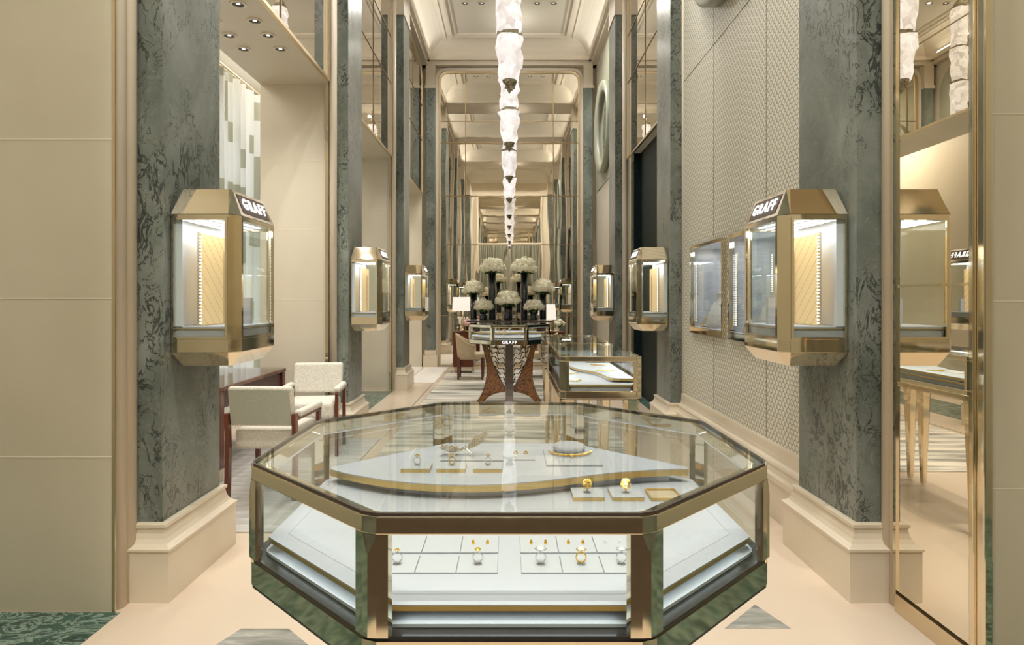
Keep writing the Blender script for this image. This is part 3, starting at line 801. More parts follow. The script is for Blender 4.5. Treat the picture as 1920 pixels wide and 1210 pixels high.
# ================================================================== WALL CASES ON THE PILLARS
LETTERS = {}
def lettering_on(parent, s, size, place, mat='letter'):
    mb = text_mesh('GRAFF', size, 0.002, 0.0012)
    mb.xf(place); return mb.build('lettering', mat, parent)
CZ0, CZ1, CZT, CZB = 1.185, 1.875, 2.01, 1.115
def wall_case(s, yc, label):
    """octagonal brass vitrine, local x = out from the pillar face, y along the hall"""
    t = thing('hanging_display_case', label, 'display case', (s * 1.69, yc, CZB), 0, 'brass display cases hung on the pillars')
    def put(mb, nm, mt, par=None, **k):
        return mb.xf(lambda x, y, z: (-s * x, y, z - CZB)).build(nm, mt, par or t, **k)
    def plan(i=0.0, back=0.0):
        return [(0.002 + back, -.275 + i), (0.288 - i * .4, -.275 + i), (0.332 - i, -.222 + i * .4), (0.332 - i, .222 - i * .4), (0.288 - i * .4, .275 - i), (0.002 + back, .275 - i)]
    P = plan()
    put(MB().prism(plan(0.055, 0.035), CZB, CZ0, P), 'base_cornice', 'brass')
    put(MB().prism(P, CZ0, 1.252), 'sill', 'brass', bevel=0.002)
    put(MB().prism(P, 1.862, CZ1), 'head_rail', 'brass')
    roof = put(MB().prism(P, CZ1 + .002, CZT, plan(0.055, 0.035)), 'roof', 'brass')
    # sign plate and lettering on the hall side slope
    a = math.atan2(0.055, CZT - CZ1)
    def slope(u, v, out):       # u along the hall, v up the slope, out = normal
        return (0.332 - 0.055 * v + out * math.cos(a), u, CZ1 + (CZT - CZ1) * v + out * math.sin(a))
    pl = [slope(-.175, .14, .0), slope(.175, .14, .0), slope(.175, .88, .0), slope(-.175, .88, .0)]
    pt = [slope(-.175, .14, .003), slope(.175, .14, .003), slope(.175, .88, .003), slope(-.175, .88, .003)]
    sign = put(MB().loft([pl, pt]), 'sign_plate', 'bronze')
    h = CZT - CZ1
    lt = text_mesh('GRAFF', 0.082, 0.002, 0.0016)
    lt.xf(lambda x, y, z: slope((x if s < 0 else -x), 0.5 + y / h, 0.006 + z))
    put(lt, 'lettering', 'letter', sign)
    # door frames and panes: near, hall side, far
    for ya, yb in ((-.278, -.268), (.268, .278)):
        mb = MB().ring([(0.006, 1.252), (0.286, 1.252), (0.286, 1.862), (0.006, 1.862)], [(0.018, 1.264), (0.272, 1.264), (0.272, 1.848), (0.018, 1.848)], ya, yb)
        put(mb.xf(lambda x, z, y: (x, y, z)), 'door_frame', 'brass')
        put(MB().box(0.017, 0.273, (ya + yb) / 2 - .003, (ya + yb) / 2 + .003, 1.264, 1.848), 'glass_pane', 'glass')
    for sg in (-1, 1):
        put(MB().prism([(0.284, sg * .275), (0.288, sg * .2755), (0.3325, sg * .2215), (0.3325, sg * .200), (0.322, sg * .200), (0.316, sg * .222), (0.282, sg * .262)], 1.252, 1.862), 'corner_post', 'brass')
    put(MB().box(0.324, 0.330, -.202, .202, 1.252, 1.862), 'glass_pane', 'glass')
    for z0_, z1_ in ((1.252, 1.262), (1.852, 1.862)): put(MB().box(0.322, 0.334, -.21, .21, z0_, z1_), 'glazing_rail', 'brass')
    # curved silk back
    mb = MB(); n = 12
    pts = [(0.004 + 0.05 * abs(2 * i / n - 1) ** 4, -.262 + .524 * i / n) for i in range(n + 1)]
    mb.prism(pts + [(0.003, .262), (0.003, -.262)], 1.315, 1.858)
    put(mb, 'back_panel', 'backwhite')
    # plinth tray inside
    put(MB().prism(plan(0.020, 0.004), 1.252, 1.298), 'tray_front', 'silverfab')
    put(MB().prism(plan(0.014, 0.004), 1.300, 1.306), 'tray_lip', 'brasssatin')
    put(MB().prism(plan(0.018, 0.004), 1.306, 1.314), 'tray_top', 'white')
    # ceiling panel with square lamps
    cp = put(MB().prism(plan(0.012, 0.002), 1.856, 1.862), 'ceiling_panel', 'greyshelf')
    mb = MB()
    for i in range(4):
        for k in range(7):
            x, y = 0.05 + i * 0.07, -.225 + k * .075
            if x > 0.24 and abs(y) > .2: continue
            mb.box(x - .016, x + .016, y - .018, y + .018, 1.852, 1.8565)
    put(mb, 'lamps', 'led', cp)
    # upright led strip at the far hall corner
    st = put(MB().box(0.300, 0.312, .226, .236, 1.314, 1.856), 'led_profile', 'brasssatin')
    mb = MB()
    for k in range(30): mb.box(0.3115, 0.316, .224, .238, 1.325 + k * .0172, 1.333 + k * .0172)
    put(mb, 'led_beads', 'led', st)
    # gilt folding panel
    g = put(MB().box(0.078, 0.086, -.135, .252, 1.316, 1.795), 'gilt_panel', 'goldlit')
    put(MB().box(0.072, 0.084, -.150, -.135, 1.314, 1.80), 'panel_post', 'brasssatin', g)
    put(MB().box(0.086, 0.096, .118, .130, 1.314, 1.715), 'panel_post', 'brasssatin', g)
    mb = MB()
    for k in range(27): mb.box(0.084, 0.091, -.150, -.140, 1.325 + k * .0172, 1.332 + k * .0172)
    put(mb, 'led_beads', 'led', g)
    put(MB().box(0.06, 0.11, -.17, .25, 1.314, 1.318), 'panel_foot', 'brasssatin', g)
    # small bust-height jewel stand
    put(MB().box(0.215, 0.262, .06, .09, 1.314, 1.46), 'ring_stand', 'silverfab')
    area('case_light', (-s * 0.17, 0, 1.848 - CZB), 0.24, 1.5, (0.92, 0.96, 1.0), 0.42, parent=t)
    return t
for k, y in enumerate(PIL):
    for s, side in ((-1, 'on the salon side'), (1, 'on the fish-scale wall side')):
        wall_case(s, y + 0.345, f'lit brass display case on the {ORD[k]} marble pillar {side}')

# ================================================================== NICHES IN THE FISH-SCALE WALL
def bust_mesh():
    mb = MB(); rings = []
    prof = [(0.0, .135, .072, .045), (.05, .140, .073, .042), (.12, .132, .066, .032), (.19, .112, .054, .018), (.225, .078, .045, .006), (.25, .052, .040, .0), (.285, .046, .038, -.004), (.312, .056, .050, -.010), (.318, .054, .048, -.010)]
    for z, a, b, off in prof:
        rings.append([(off + b * math.cos(2 * PI * i / 28), a * math.sin(2 * PI * i / 28), z) for i in range(28)])
    return mb.loft(rings, True, True)
for k, (ya, yb) in enumerate(NICHE):
    t = thing('niche_showcase', 'brass framed niche showcase in the fish-scale wall ' + ('near the far pillar' if k == 0 else 'half hidden behind the first pillar case'), 'showcase', (1.81, (ya + yb) / 2, NZ0), 0, 'niche showcases')
    def put(mb, nm, mt, par=None, **kk):
        return mb.xf(lambda x, y, z: (x - 1.81, y - (ya + yb) / 2, z - NZ0)).build(nm, mt, par or t, **kk)
    wdt = 0.03
    fr = MB().ring([(ya, NZ0), (yb, NZ0), (yb, NZ1), (ya, NZ1)], [(ya + wdt, NZ0 + .055), (yb - wdt, NZ0 + .055), (yb - wdt, NZ1 - wdt), (ya + wdt, NZ1 - wdt)], 1.775, 1.815)
    put(fr.xf(lambda y, z, x: (x, y, z)), 'frame', 'brass')
    put(MB().box(1.788, 1.794, ya + wdt - .004, yb - wdt + .004, NZ0 + .05, NZ1 - wdt + .004), 'glass_pane', 'glass')
    bx = MB().box(2.16, 2.17, ya, yb, NZ0, NZ1)
    put(bx, 'back_panel', 'backwhite')
    put(MB().box(1.815, 2.16, ya, ya + .012, NZ0, NZ1).box(1.815, 2.16, yb - .012, yb, NZ0, NZ1), 'side_panel', 'silverfab')
    put(MB().box(1.815, 2.16, ya + .012, yb - .012, NZ1 - .02, NZ1), 'top_panel', 'greyshelf')
    put(MB().box(1.81, 2.16, ya + .012, yb - .012, NZ0, NZ0 + .03), 'floor_panel', 'brasssatin')
    put(MB().loft([[(1.80, y, NZ0 + .055), (2.15, y, NZ0 + .085), (2.15, y, NZ0 + .03), (1.80, y, NZ0 + .03)] for y in (ya + .05, yb - .05)]), 'tray', 'white')
    for j, (x, y) in enumerate(((1.83, yb - .05), (2.12, yb - .05), (2.14, yb - .18))):
        st = put(MB().box(x - .006, x + .006, y - .006, y + .006, NZ0 + .10, NZ1 - .14), 'led_profile', 'brasssatin')
        mb = MB()
        for q in range(32): mb.box(x - .010, x - .006, y - .007, y + .007, NZ0 + .11 + q * .0182, NZ0 + .12 + q * .0182)
        put(mb, 'led_beads', 'led', st)
    area('niche_light', (0.16, 0, 0.80), 0.2, 2.0, (0.93, 0.96, 1.0), 0.75, parent=t)
    b = thing('necklace_bust', 'grey velvet necklace bust in the ' + ('far' if k == 0 else 'near') + ' niche of the fish-scale wall', 'bust', (1.905, (ya + yb) / 2 - (-0.02 if k == 0 else 0.07), NZ0 + .062), 0.1, 'necklace busts')
    bm_ = bust_mesh(); bm_.xf(lambda x, y, z: (-x + .03, y * 1.1, z)).build('body', 'bust', b)
    pts = []
    for i in range(33):
        a = PI * i / 32
        pts.append((.03 - .07 * math.sin(a) ** .5 if math.sin(a) > 0 else .03, .075 * math.cos(a), .245 - .10 * math.sin(a)))
    MB().tube(pts, .006, 6).build('necklace', 'diamond', b)
    e = thing('easel_card', 'small brass easel plate beside the bust in the ' + ('far' if k == 0 else 'near') + ' niche', 'easel', (1.83, (ya + yb) / 2 + (0.26 if k == 0 else 0.27), NZ0 + .062), 0, 'niche easels')
    MB().slab([(0, -.03, .004), (0, .03, .004), (.06, .03, .13), (.06, -.03, .13)], (-.9, 0, .43), .006).build('plate', 'brasssatin', e)
    MB().box(0, .05, -.05, .05, 0, .006).build('foot', 'bronze', e)

# ================================================================== OCTAGONAL TABLE CASES
CASE_W = 0.10
ZT, ZG0, ZG1, ZB = 1.105, 0.908, 1.072, 0.852
R8 = 0.552
def leg_outline():
    o = [(.388, .852), (.366, .78), (.343, .70), (.326, .62), (.314, .54), (.310, .47), (.314, .40), (.326, .32), (.346, .24), (.374, .155), (.408, .085), (.452, .02), (.458, .0)]
    i = [(.372, .0), (.350, .034), (.30, .088), (.245, .120), (.185, .143), (.125, .157), (.075, .166), (.060, .17), (.060, .235), (.082, .25), (.105, .295), (.135, .36), (.170, .435), (.205, .505), (.240, .585), (.266, .66), (.286, .74), (.305, .852)]
    return o + i, o
def oct_case(label, loc, lettering=False):
    t = thing('octagonal_display_case', label, 'display case', (loc[0], loc[1], 0), 0, 'octagonal table cases')
    C16 = octo(R8, .015)
    MB().prism(C16, ZB, ZG0 - .008).build('base_panel', 'brass', t)
    MB().prism(octo(R8 - .002, .015), ZB - .007, ZB).build('base_edge', 'blackrail', t)
    MB().prism(octo(R8 - .004, .015), ZG0 - .008, ZG0 - .001).build('lower_rail', 'blackrail', t)
    MB().ring(octo(R8, .015), octo(R8 - .028, .006), ZG1, ZT - .004).build('top_rim', 'brass', t, bevel=0.002)
    MB().ring(octo(R8 - .003, .016), octo(R8 - .0075, .0145), ZT - .006, ZT + .001).build('top_gasket', 'bronze', t)
    MB().prism(octo(R8 - .0085, .0145), ZT - .003, ZT + .004).build('glass_top', 'glass', t)
    vs = [Vector(v) for v in octo(R8)]
    for k in range(8):
        a, p, b = vs[k - 1], vs[k], vs[(k + 1) % 8]
        ua, ub, n = (a - p).normalized(), (b - p).normalized(), p.normalized()
        A, B = p + ua * .015, p + ub * .015
        A2, B2 = p + ua * .034, p + ub * .034
        Ai, Bi, Pi = A2 - n * .012, B2 - n * .012, p - n * .030
        mb = MB(); z0, z1, zm = ZG0 - .002, ZG1, ZG1 - .034
        mid = (A + B) / 2 + n * .0045
        v = []
        for z in (z0, z1): v += [(*A2, z), (*A, z), (*B, z), (*B2, z), (*Bi, z), (*Pi, z), (*Ai, z)]
        v += [(*mid, z0), (*mid, zm)]
        # bottom ring 0-6, top ring 7-13, ridge 14 (bottom) 15 (top)
        f = [(0, 1, 8, 7), (2, 3, 10, 9), (3, 4, 11, 10), (4, 5, 12, 11), (5, 6, 13, 12), (6, 0, 7, 13),
             (1, 14, 15, 8), (14, 2, 9, 15), (8, 15, 9), (7, 8, 9, 10, 11, 12, 13), (6, 5, 4, 3, 2, 14, 1, 0)]
        mb.add(v, f).build('corner_post', 'brass', t)
        # pane between this corner and the next
        q = vs[(k + 1) % 8]; e = (q - p).normalized(); nn = Vector((e.y, -e.x))
        c0, c1 = p + e * .034, q - e * .034
        if nn.dot(p) < 0: nn = -nn
        pl = [c0 - nn * .004, c1 - nn * .004, c1 - nn * .009, c0 - nn * .009]
        MB().prism([tuple(x) for x in pl], ZG0, ZG1).build('glass_pane', 'glass', t)
    # light strip below the rim
    MB().ring(octo(R8 - .014, .01), octo(R8 - .026, .006), ZG1 - .005, ZG1 - .0005).build('led_strip', 'ledsoft', t)
    # stepped display deck
    MB().prism(octo(R8 - .030, .01), ZG0, ZG0 + .006).build('lower_shelf', 'greyshelf', t)
    MB().prism(octo(R8 - .075, .01), ZG0 + .006, .932).build('deck_support', 'silverfab', t)
    MB().prism(octo(.516, .004), .932, .9405).build('deck_edge', 'goldedge', t)
    MB().prism(octo(.5155, .004), .9405, .9425).build('deck', 'white', t)
    MB().ring(octo(.478, 0), octo(.4768, 0), .9425, .9428).build('deck_groove', 'grey', t)
    # raised platform with a waved front
    wave = [(-.497, .185), (-.455, .150), (-.40, .116), (-.33, .079), (-.25, .051), (-.17, .036), (-.09, .033), (-.01, .042), (.07, .064), (.15, .094), (.23, .128), (.31, .156), (.39, .175), (.45, .184), (.497, .186)]
    bk = [(.497, .206), (.206, .497), (-.206, .497), (-.497, .206)]
    poly = wave + bk
    MB().prism(poly, .962, .9785).build('platform_edge', 'goldedge', t)
    MB().prism([(x * .997, y * .998 + .0006) for x, y in poly], .9785, .981).build('platform', 'white', t)
    MB().prism([(x * .9, y * .9 + .035) for x, y in poly], .9425, .962).build('platform_support', 'greyshelf', t)
    # four flared walnut legs with bronze edging, a lattice between
    ol, outer = leg_outline()
    for k in range(4):
        a = k * PI / 2; c, s_ = math.cos(a), math.sin(a)
        def rot(x, y, z): return (x * c - y * s_, x * s_ + y * c, z)
        z_ = lambda z: z * (ZB - .008) / .852
        lg = MB().slab([(r, 0, z_(z)) for r, z in ol], (0, 1, 0), .085).xf(rot).build('leg', 'walnut', t)
        ring = [(r + .001, z_(z)) for r, z in outer] ; rin = [(r - .005, z_(z)) for r, z in outer]
        pts = ring + rin[::-1]
        MB().slab([(r, 0, z) for r, z in pts], (0, 1, 0), .10).xf(rot).build('edge_strip', 'bronze', lg)
        inn = ol[len(outer):]
        pr = [(r, z_(z)) for r, z in inn]
        pts = [(r + .002, z) for r, z in pr] + [(r - .004, z) for r, z in pr][::-1]
        MB().slab([(r, 0, z) for r, z in pts], (0, 1, 0), .09).xf(rot).build('edge_strip', 'bronze', lg)
        # lattice of bronze twigs between leg and core
        rnd = random.Random(5 + k); mb = MB()
        curve = [(z_(z), r) for r, z in inn[9:]]
        def rmax(z):
            for (za, ra), (zb, rb) in zip(curve, curve[1:]):
                if za <= z <= zb: return ra + (rb - ra) * (z - za) / (zb - za)
            return curve[-1][1]
        zs = [.30, .37, .44, .51, .58, .65, .72, .79]
        nodes = []
        for z in zs:
            R_ = rmax(z); n = max(2, int(R_ / .055)); row = []
            for i in range(n + 1):
                r = .03 + (R_ - .03) * i / n
                row.append((r, z + (0.018 if i % 2 else -.018) + rnd.uniform(-.008, .008) - .05 * (1 - i / n)))
            nodes.append(row)
            mb.tube([(r, rnd.uniform(-.02, .02), q) for r, q in row], .0055, 6, False)
        for ra, rb in zip(nodes, nodes[1:]):
            for i, (r, q) in enumerate(ra[:-1]):
                if i % 2 == 0 and i < len(rb): mb.tube([(r, 0, q), (rb[min(i + (1 if i % 2 == 0 and i + 1 < len(rb) else 0), len(rb) - 1)][0], 0, rb[min(i + 1, len(rb) - 1)][1])], .0055, 6, False)
        mb.xf(rot).build('lattice', 'bronze', t)
    MB().lathe([(.03, .16), (.034, .24), (.03, .5), (.034, .84)], n=10).build('core_post', 'bronze', t)
    if lettering:
        lt = text_mesh('GRAFF', 0.052, 0.003, 0.001)
        lt.xf(lambda x, y, z: (x, -R8 - .003 + z * -1, ZB + .026 + y)).build('lettering', 'letter', t)
    for k in range(8):
        a = k * PI / 4
        x, y = (R8 - .022) * math.cos(a), (R8 - .022) * math.sin(a)
        area('case_light', ((R8 - .045) * math.cos(a), (R8 - .045) * math.sin(a), .930), 0.008, CASE_W * .25, (0.90, 0.96, 1.0), 0.36, rot=(0, math.radians(-20), a), parent=t)  # added fill below the deck, brightens the lower shelf
        # thin strip under the rim, tilted to the deck
        area('case_light', (x, y, ZG1 - .007), 0.012, CASE_W, (0.93, 0.96, 1.0), 0.36, rot=(0, math.radians(30), a), parent=t)
    return t

NEAR = (0.0, 1.566)
FAR = (0.0, 8.76)
oct_case('octagonal glass and brass jewellery case closest to the camera, filled with rings', NEAR)
o8 = oct_case('octagonal glass case on flared walnut legs before the vases of white hydrangeas', FAR, True)
o8.location.z = 0.0125

# ================================================================== LONG RECTANGULAR CASES
def rect_case(label, x0, x1, y0, y1):
    t = thing('rectangular_display_case', label, 'display case', ((x0 + x1) / 2, (y0 + y1) / 2, 0), 0, 'rectangular table cases')
    hx, hy = (x1 - x0) / 2, (y1 - y0) / 2
    def oc(i=0.0, c=.035):
        a, b = hx - i, hy - i
        return [(-a + c, -b), (a - c, -b), (a, -b + c), (a, b - c), (a - c, b), (-a + c, b), (-a, b - c), (-a, -b + c)]
    zb, zg0, zg1 = .847, .895, 1.075
    MB().prism(oc(), zb, zg0).build('base_panel', 'brass', t, bevel=.003)
    MB().prism(oc(.003), zb - .006, zb).build('base_edge', 'blackrail', t)
    MB().ring(oc(), oc(.022, .03), zg1, ZT).build('top_rim', 'brass', t, bevel=.002)
    MB().prism(oc(.018, .03), ZT - .004, ZT + .003).build('glass_top', 'glass', t)
    c = .035
    for sx in (-1, 1):
        for sy in (-1, 1):
            pts = [(sx * hx, sy * (hy - c - .02)), (sx * hx, sy * (hy - c)), (sx * (hx - c), sy * hy), (sx * (hx - c - .02), sy * hy), (sx * (hx - c - .02), sy * (hy - .012)), (sx * (hx - .012), sy * (hy - c - .02))]
            MB().prism(pts, zg0, zg1).build('corner_post', 'brass', t)
            # tapered brass leg
            cx, cy = sx * (hx - .06), sy * (hy - .06)
            rings = []
            for z, r, in ((0.014, .016), (.02, .018), (.70, .040), (zb - .006, .046)):
                rings.append([(cx + dx * r, cy + dy * r, z) for dx, dy in ((-1, -.6), (-.6, -1), (.6, -1), (1, -.6), (1, .6), (.6, 1), (-.6, 1), (-1, .6))])
            MB().loft(rings).build('leg', 'brass', t)
    for sy in (-1, 1):
        MB().box(-hx + c + .02, hx - c - .02, sy * hy - .003 - sy * .006, sy * hy + .003 - sy * .006, zg0, zg1).build('glass_pane', 'glass', t)
    for sx in (-1, 1):
        MB().box(sx * hx - .003 - sx * .006, sx * hx + .003 - sx * .006, -hy + c + .02, hy - c - .02, zg0, zg1).build('glass_pane', 'glass', t)
    MB().prism(oc(.035), zg0, zg0 + .022).build('deck_skirt', 'silverfab', t)
    MB().prism(oc(.028), zg0 + .024, zg0 + .034).build('deck_edge', 'goldedge', t)
    MB().prism(oc(.0285), zg0 + .034, zg0 + .037).build('deck', 'white', t)
    zd = zg0 + .037
    # sweeping raised platform
    w_ = [(-.11, .40), (-.10, .22), (-.07, .10), (-.02, .0), (.03, -.10), (.05, -.2), (.06, -.30), (.07, -.40), (.09, -.455), (.13, -.475)]
    poly = [(x, y) for x, y in w_] + [(hx - .03, -.48), (hx - .03, hy - .08), (-.08, hy - .08)]
    MB().prism(poly, zd + .012, zd + .024).build('platform_edge', 'goldedge', t)
    MB().prism([(x + .0005, y) for x, y in poly], zd + .024, zd + .027).build('platform', 'white', t)
    MB().prism([(x * .9 + .01, y * .9) for x, y in poly], zd, zd + .012).build('platform_support', 'greyshelf', t)
    for sx in (-1, 1):
        area('case_light', (sx * (hx - .03), 0, zg1 - .004), 0.02, 0.7, (0.93, 0.96, 1.0), 2 * hy - .15, rot=(0, sx * 0.6, 0), parent=t)
    return t, zd
RC1, ZD = rect_case('rectangular glass case with sweeping white platform beside the fish-scale wall', .306, .806, 3.82, 4.99)
RC2, ZD = rect_case('second rectangular glass case, behind the first and closer to the flowers', .306, .806, 5.03, 6.20)

# ================================================================== CHANDELIERS
def chandelier(y, label, seed):
    rnd = random.Random(seed)
    t = thing('pendant_chandelier', label, 'chandelier', (0, y, 3.34), 0, 'crumpled glass chandeliers')
    z = lambda v: v - 3.34
    n = 11
    def tier(z0, z1, r0, r1):
        rings = []; m = max(5, int((z1 - z0) / .075))
        for k in range(m + 1):
            f = k / m; rr = r0 + (r1 - r0) * f ** 0.8
            ph = rnd.uniform(0, 1)
            rings.append([(rr * rnd.uniform(.80, 1.2) * math.cos(2 * PI * (i + ph * .6) / n), rr * rnd.uniform(.80, 1.2) * math.sin(2 * PI * (i + ph * .6) / n), z(z0 + (z1 - z0) * f + (0 if k in (0, m) else rnd.uniform(-.03, .03)))) for i in range(n)])
        o = MB().loft(rings, True).build('shade', 'shade', t)
        return o
    zs = 3.455
    tiers = [(3.46, 3.85, .085, .135), (3.90, 4.42, .105, .135), (4.46, 4.98, .11, .135), (5.02, 5.54, .11, .135), (5.58, 6.20, .11, .12)]
    for a in tiers: tier(*a)
    for a, b in zip(tiers, tiers[1:]):
        zz = (a[1] + b[0]) / 2
        mb = MB(); mb.lathe([(.085, z(zz) - .03), (.095, z(zz) - .01), (.095, z(zz) + .01), (.085, z(zz) + .03)], n=14, smooth=False)
        for i in range(7):
            an = 2 * PI * i / 7 + rnd.uniform(-.3, .3)
            mb.box(*(sorted((.10 * math.cos(an) - .02, .10 * math.cos(an) + .02))), .10 * math.sin(an) - .02, .10 * math.sin(an) + .02, z(zz) - rnd.uniform(.012, .03), z(zz) + rnd.uniform(.008, .022))
        mb.build('bronze_band', 'chandbronze', t)
    mb = MB(); mb.lathe([(.004, 0.0), (.022, .035), (.034, .075), (.062, .105), (.072, .125), (.05, .14)], n=9, smooth=False)
    for i in range(16):
        an = rnd.uniform(0, 2 * PI); h = rnd.uniform(.03, .12); r = .02 + .045 * (h / .12)
        mb.ico((r * math.cos(an), r * math.sin(an), h), .014, 1, .2, smooth=False)
    mb.build('finial', 'chandbronze', t)
    MB().lathe([(.11, z(6.20)), (.085, z(6.27)), (.03, z(6.34)), (.012, z(6.40))], n=14).build('cap', 'chandbronze', t)
    MB().lathe([(.008, z(6.40)), (.008, z(6.97))], n=8).build('rod', 'bronze', t)
    MB().lathe([(.06, z(6.97)), (.06, z(6.999))], n=18).build('ceiling_rose', 'chandbronze', t)
    return t

for k, y in enumerate((3.55, 5.8, 8.1, 10.3, 12.5)):
    chandelier(y, 'tall chandelier of crumpled white glass, ' + ['overhead just outside the top edge', 'closest of the row in view', 'second of the row in view', 'third of the row in view', 'last of the row, before the end mirror'][k], 11 + k)

# ================================================================== JEWELS
def ring(label, loc, stone='yellowstone', metal='gold', big=1.0, rz=0.0, stand=True):
    t = thing('ring', label, 'ring', loc, rz, 'rings on stands')
    r = .0095; zc = .0125
    MB().lathe([(.0075, 0), (.008, .0008), (.0035, .0016), (.0025, .0035)], n=18).build('stand', 'crystal', t)
    MB().tube([(r * math.cos(2 * PI * i / 28), 0, zc + r * math.sin(2 * PI * i / 28)) for i in range(28)], .0013, 8, closed=True).build('band', metal, t)
    mb = MB(); s = .0064 * big
    top = zc + r + .001
    mb.lathe([(.0006, 0), (s, .004 * big), (s * 1.02, .005 * big), (s * .62, .0075 * big)], (0, 0, top), 10, False)
    mb.build('stone', stone, t)
    mb = MB()
    for i in range(8):
        a = 2 * PI * i / 8
        mb.ico((s * 1.15 * math.cos(a), s * 1.0 * math.sin(a), top + .0042 * big), .0017 * big, 1)
    mb.build('halo', 'diamond' if stone != 'diamond' else metal, t)
    return t
def pad(label, x0, x1, y0, y1, z, h, gold=False, edge='goldedge'):
    t = thing('jewellery_pad', label, 'display pad', ((x0 + x1) / 2, (y0 + y1) / 2, z), 0, 'jewellery pads')
    hx, hy = (x1 - x0) / 2, (y1 - y0) / 2
    if gold:
        MB().box(-hx, hx, -hy, hy, 0, h - .0015).build('edge', edge, t)
        MB().box(-hx + .0004, hx - .0004, -hy + .0006, hy - .0004, h - .0015, h).build('cushion', 'padwhite', t, bevel=.0006)
    else:
        MB().box(-hx - .0006, hx + .0006, -hy - .0006, hy + .0006, 0, h * .4).build('edge', 'grey', t)
        MB().box(-hx, hx, -hy, hy, h * .4, h).build('cushion', 'padwhite', t, bevel=.0008)
    return t
ZDK = .9429
HOR = ['outer', 'middle', 'inner']
rows = [(-.214, 'outer', 'salon side'), (-.137, 'middle', 'salon side'), (-.060, 'inner', 'salon side'), (.060, 'inner', 'wall side'), (.137, 'middle', 'wall side'), (.214, 'outer', 'wall side')]
ring_at = {0: ('yellowstone', 'platinum', .8, 'slim white ring with a single yellow stone'), 2: ('yellowstone', 'platinum', 1.0, 'diamond ring with a yellow star of stones'), 3: ('diamond', 'platinum', 1.35, 'largest diamond ring of the front row'), 4: ('diamond', 'gold', 1.15, 'diamond ring with small yellow side stones'), 5: ('diamond', 'platinum', 1.2, 'diamond cluster ring at the end of the front row')}
ear_at = {2: 'yellowstone', 3: 'gold', 4: 'gold', 5: 'diamond'}
def earrings(label, x, y, z, mat, gap=.030, kind=0):
    t = thing('earrings', label, 'earrings', (x, y, z), 0, 'pairs of earrings')
    for sx in (-1, 1):
        mb = MB()
        if kind == 0:
            mb.box(sx * gap / 2 - .0032, sx * gap / 2 + .0032, -.002, .002, 0, .003); mb.ico((sx * gap / 2, .002, .0048), .0036, 1, smooth=False)
        else:
            for i in range(9):
                a = 2 * PI * i / 9; mb.ico((sx * gap / 2 + .005 * math.cos(a), .004 * math.sin(a), .003 + .003 * math.sin(a)), .0024, 1, smooth=False)
            mb.ico((sx * gap / 2, 0, .006), .0032, 1, smooth=False)
        mb.build('earring', mat, t)
    return t
for i, (x, pos, side) in enumerate(rows):
    what = ring_at[i][3] if i in ring_at else None
    pad(f'white pad of the front row in the near case, {pos}, {side}' + ', before the rings' * 0, x - .0375, x + .0375, 1.169, 1.245, ZDK, .0025)
    pad(f'white pad of the second row in the near case, {pos}, {side}' + (', with earrings' if i in ear_at else ', empty'), x - .0375, x + .0375, 1.262, 1.350, ZDK, .0025)
    if i in ring_at:
        st, me, bg, lb = ring_at[i]
        ring(lb + (' on the front pads of the near case' if 'front row' not in lb else ' in the near case'), (x, 1.206, ZDK + .0025), st, me, bg)
    if i in ear_at:
        earrings('pair of ' + {2: 'yellow stone studs behind the yellow star ring', 3: 'small gold hoops behind the largest diamond ring', 4: 'small gold studs behind the ring with yellow side stones', 5: 'diamond hoops behind the diamond cluster ring'}[i], x, 1.305, ZDK + .0025, ear_at[i])
# upper deck pads on the wall side
for k, x in enumerate((.201, .300)):
    pad('gold edged pad ' + ('beside the waved platform, inner of two' if k == 0 else 'beside the waved platform, next to the empty gold tray'), x - .040, x + .040, 1.589, 1.672, ZDK, .010, True)
    r_ = thing('ring', 'round openwork gold dome ring ' + ('on the inner pad before the waved platform' if k == 0 else 'on the pad next to the empty gold tray'), 'ring', (x, 1.628, ZDK + .010), 0, 'gold dome rings')
    MB().lathe([(.009, 0), (.0095, .0008), (.003, .002), (.0025, .008)], n=18).build('stand', 'crystal', r_)
    mb = MB(); rnd = random.Random(k)
    for i in range(70):
        u, v = rnd.uniform(-1, 1), rnd.uniform(0, 2 * PI); q = math.sqrt(1 - u * u)
        mb.ico((.0115 * q * math.cos(v), .008 * q * math.sin(v), .022 + .0125 * u), .0021, 1, smooth=False)
    mb.build('dome', 'gold', r_)
    MB().ico((0, -.008, .022), .0045, 1, smooth=False).build('stone', 'diamond' if k else 'yellowstone', r_)
t = thing('jewellery_tray', 'empty gold tray at the end of the upper pads in the near case', 'tray', (.397, 1.630, ZDK), 0)
MB().ring([(-.04, -.041), (.04, -.041), (.04, .041), (-.04, .041)], [(-.036, -.037), (.036, -.037), (.036, .037), (-.036, .037)], 0, .008).build('rim', 'goldedge', t)
MB().box(-.036, .036, -.037, .037, 0, .003).build('base', 'tan', t)
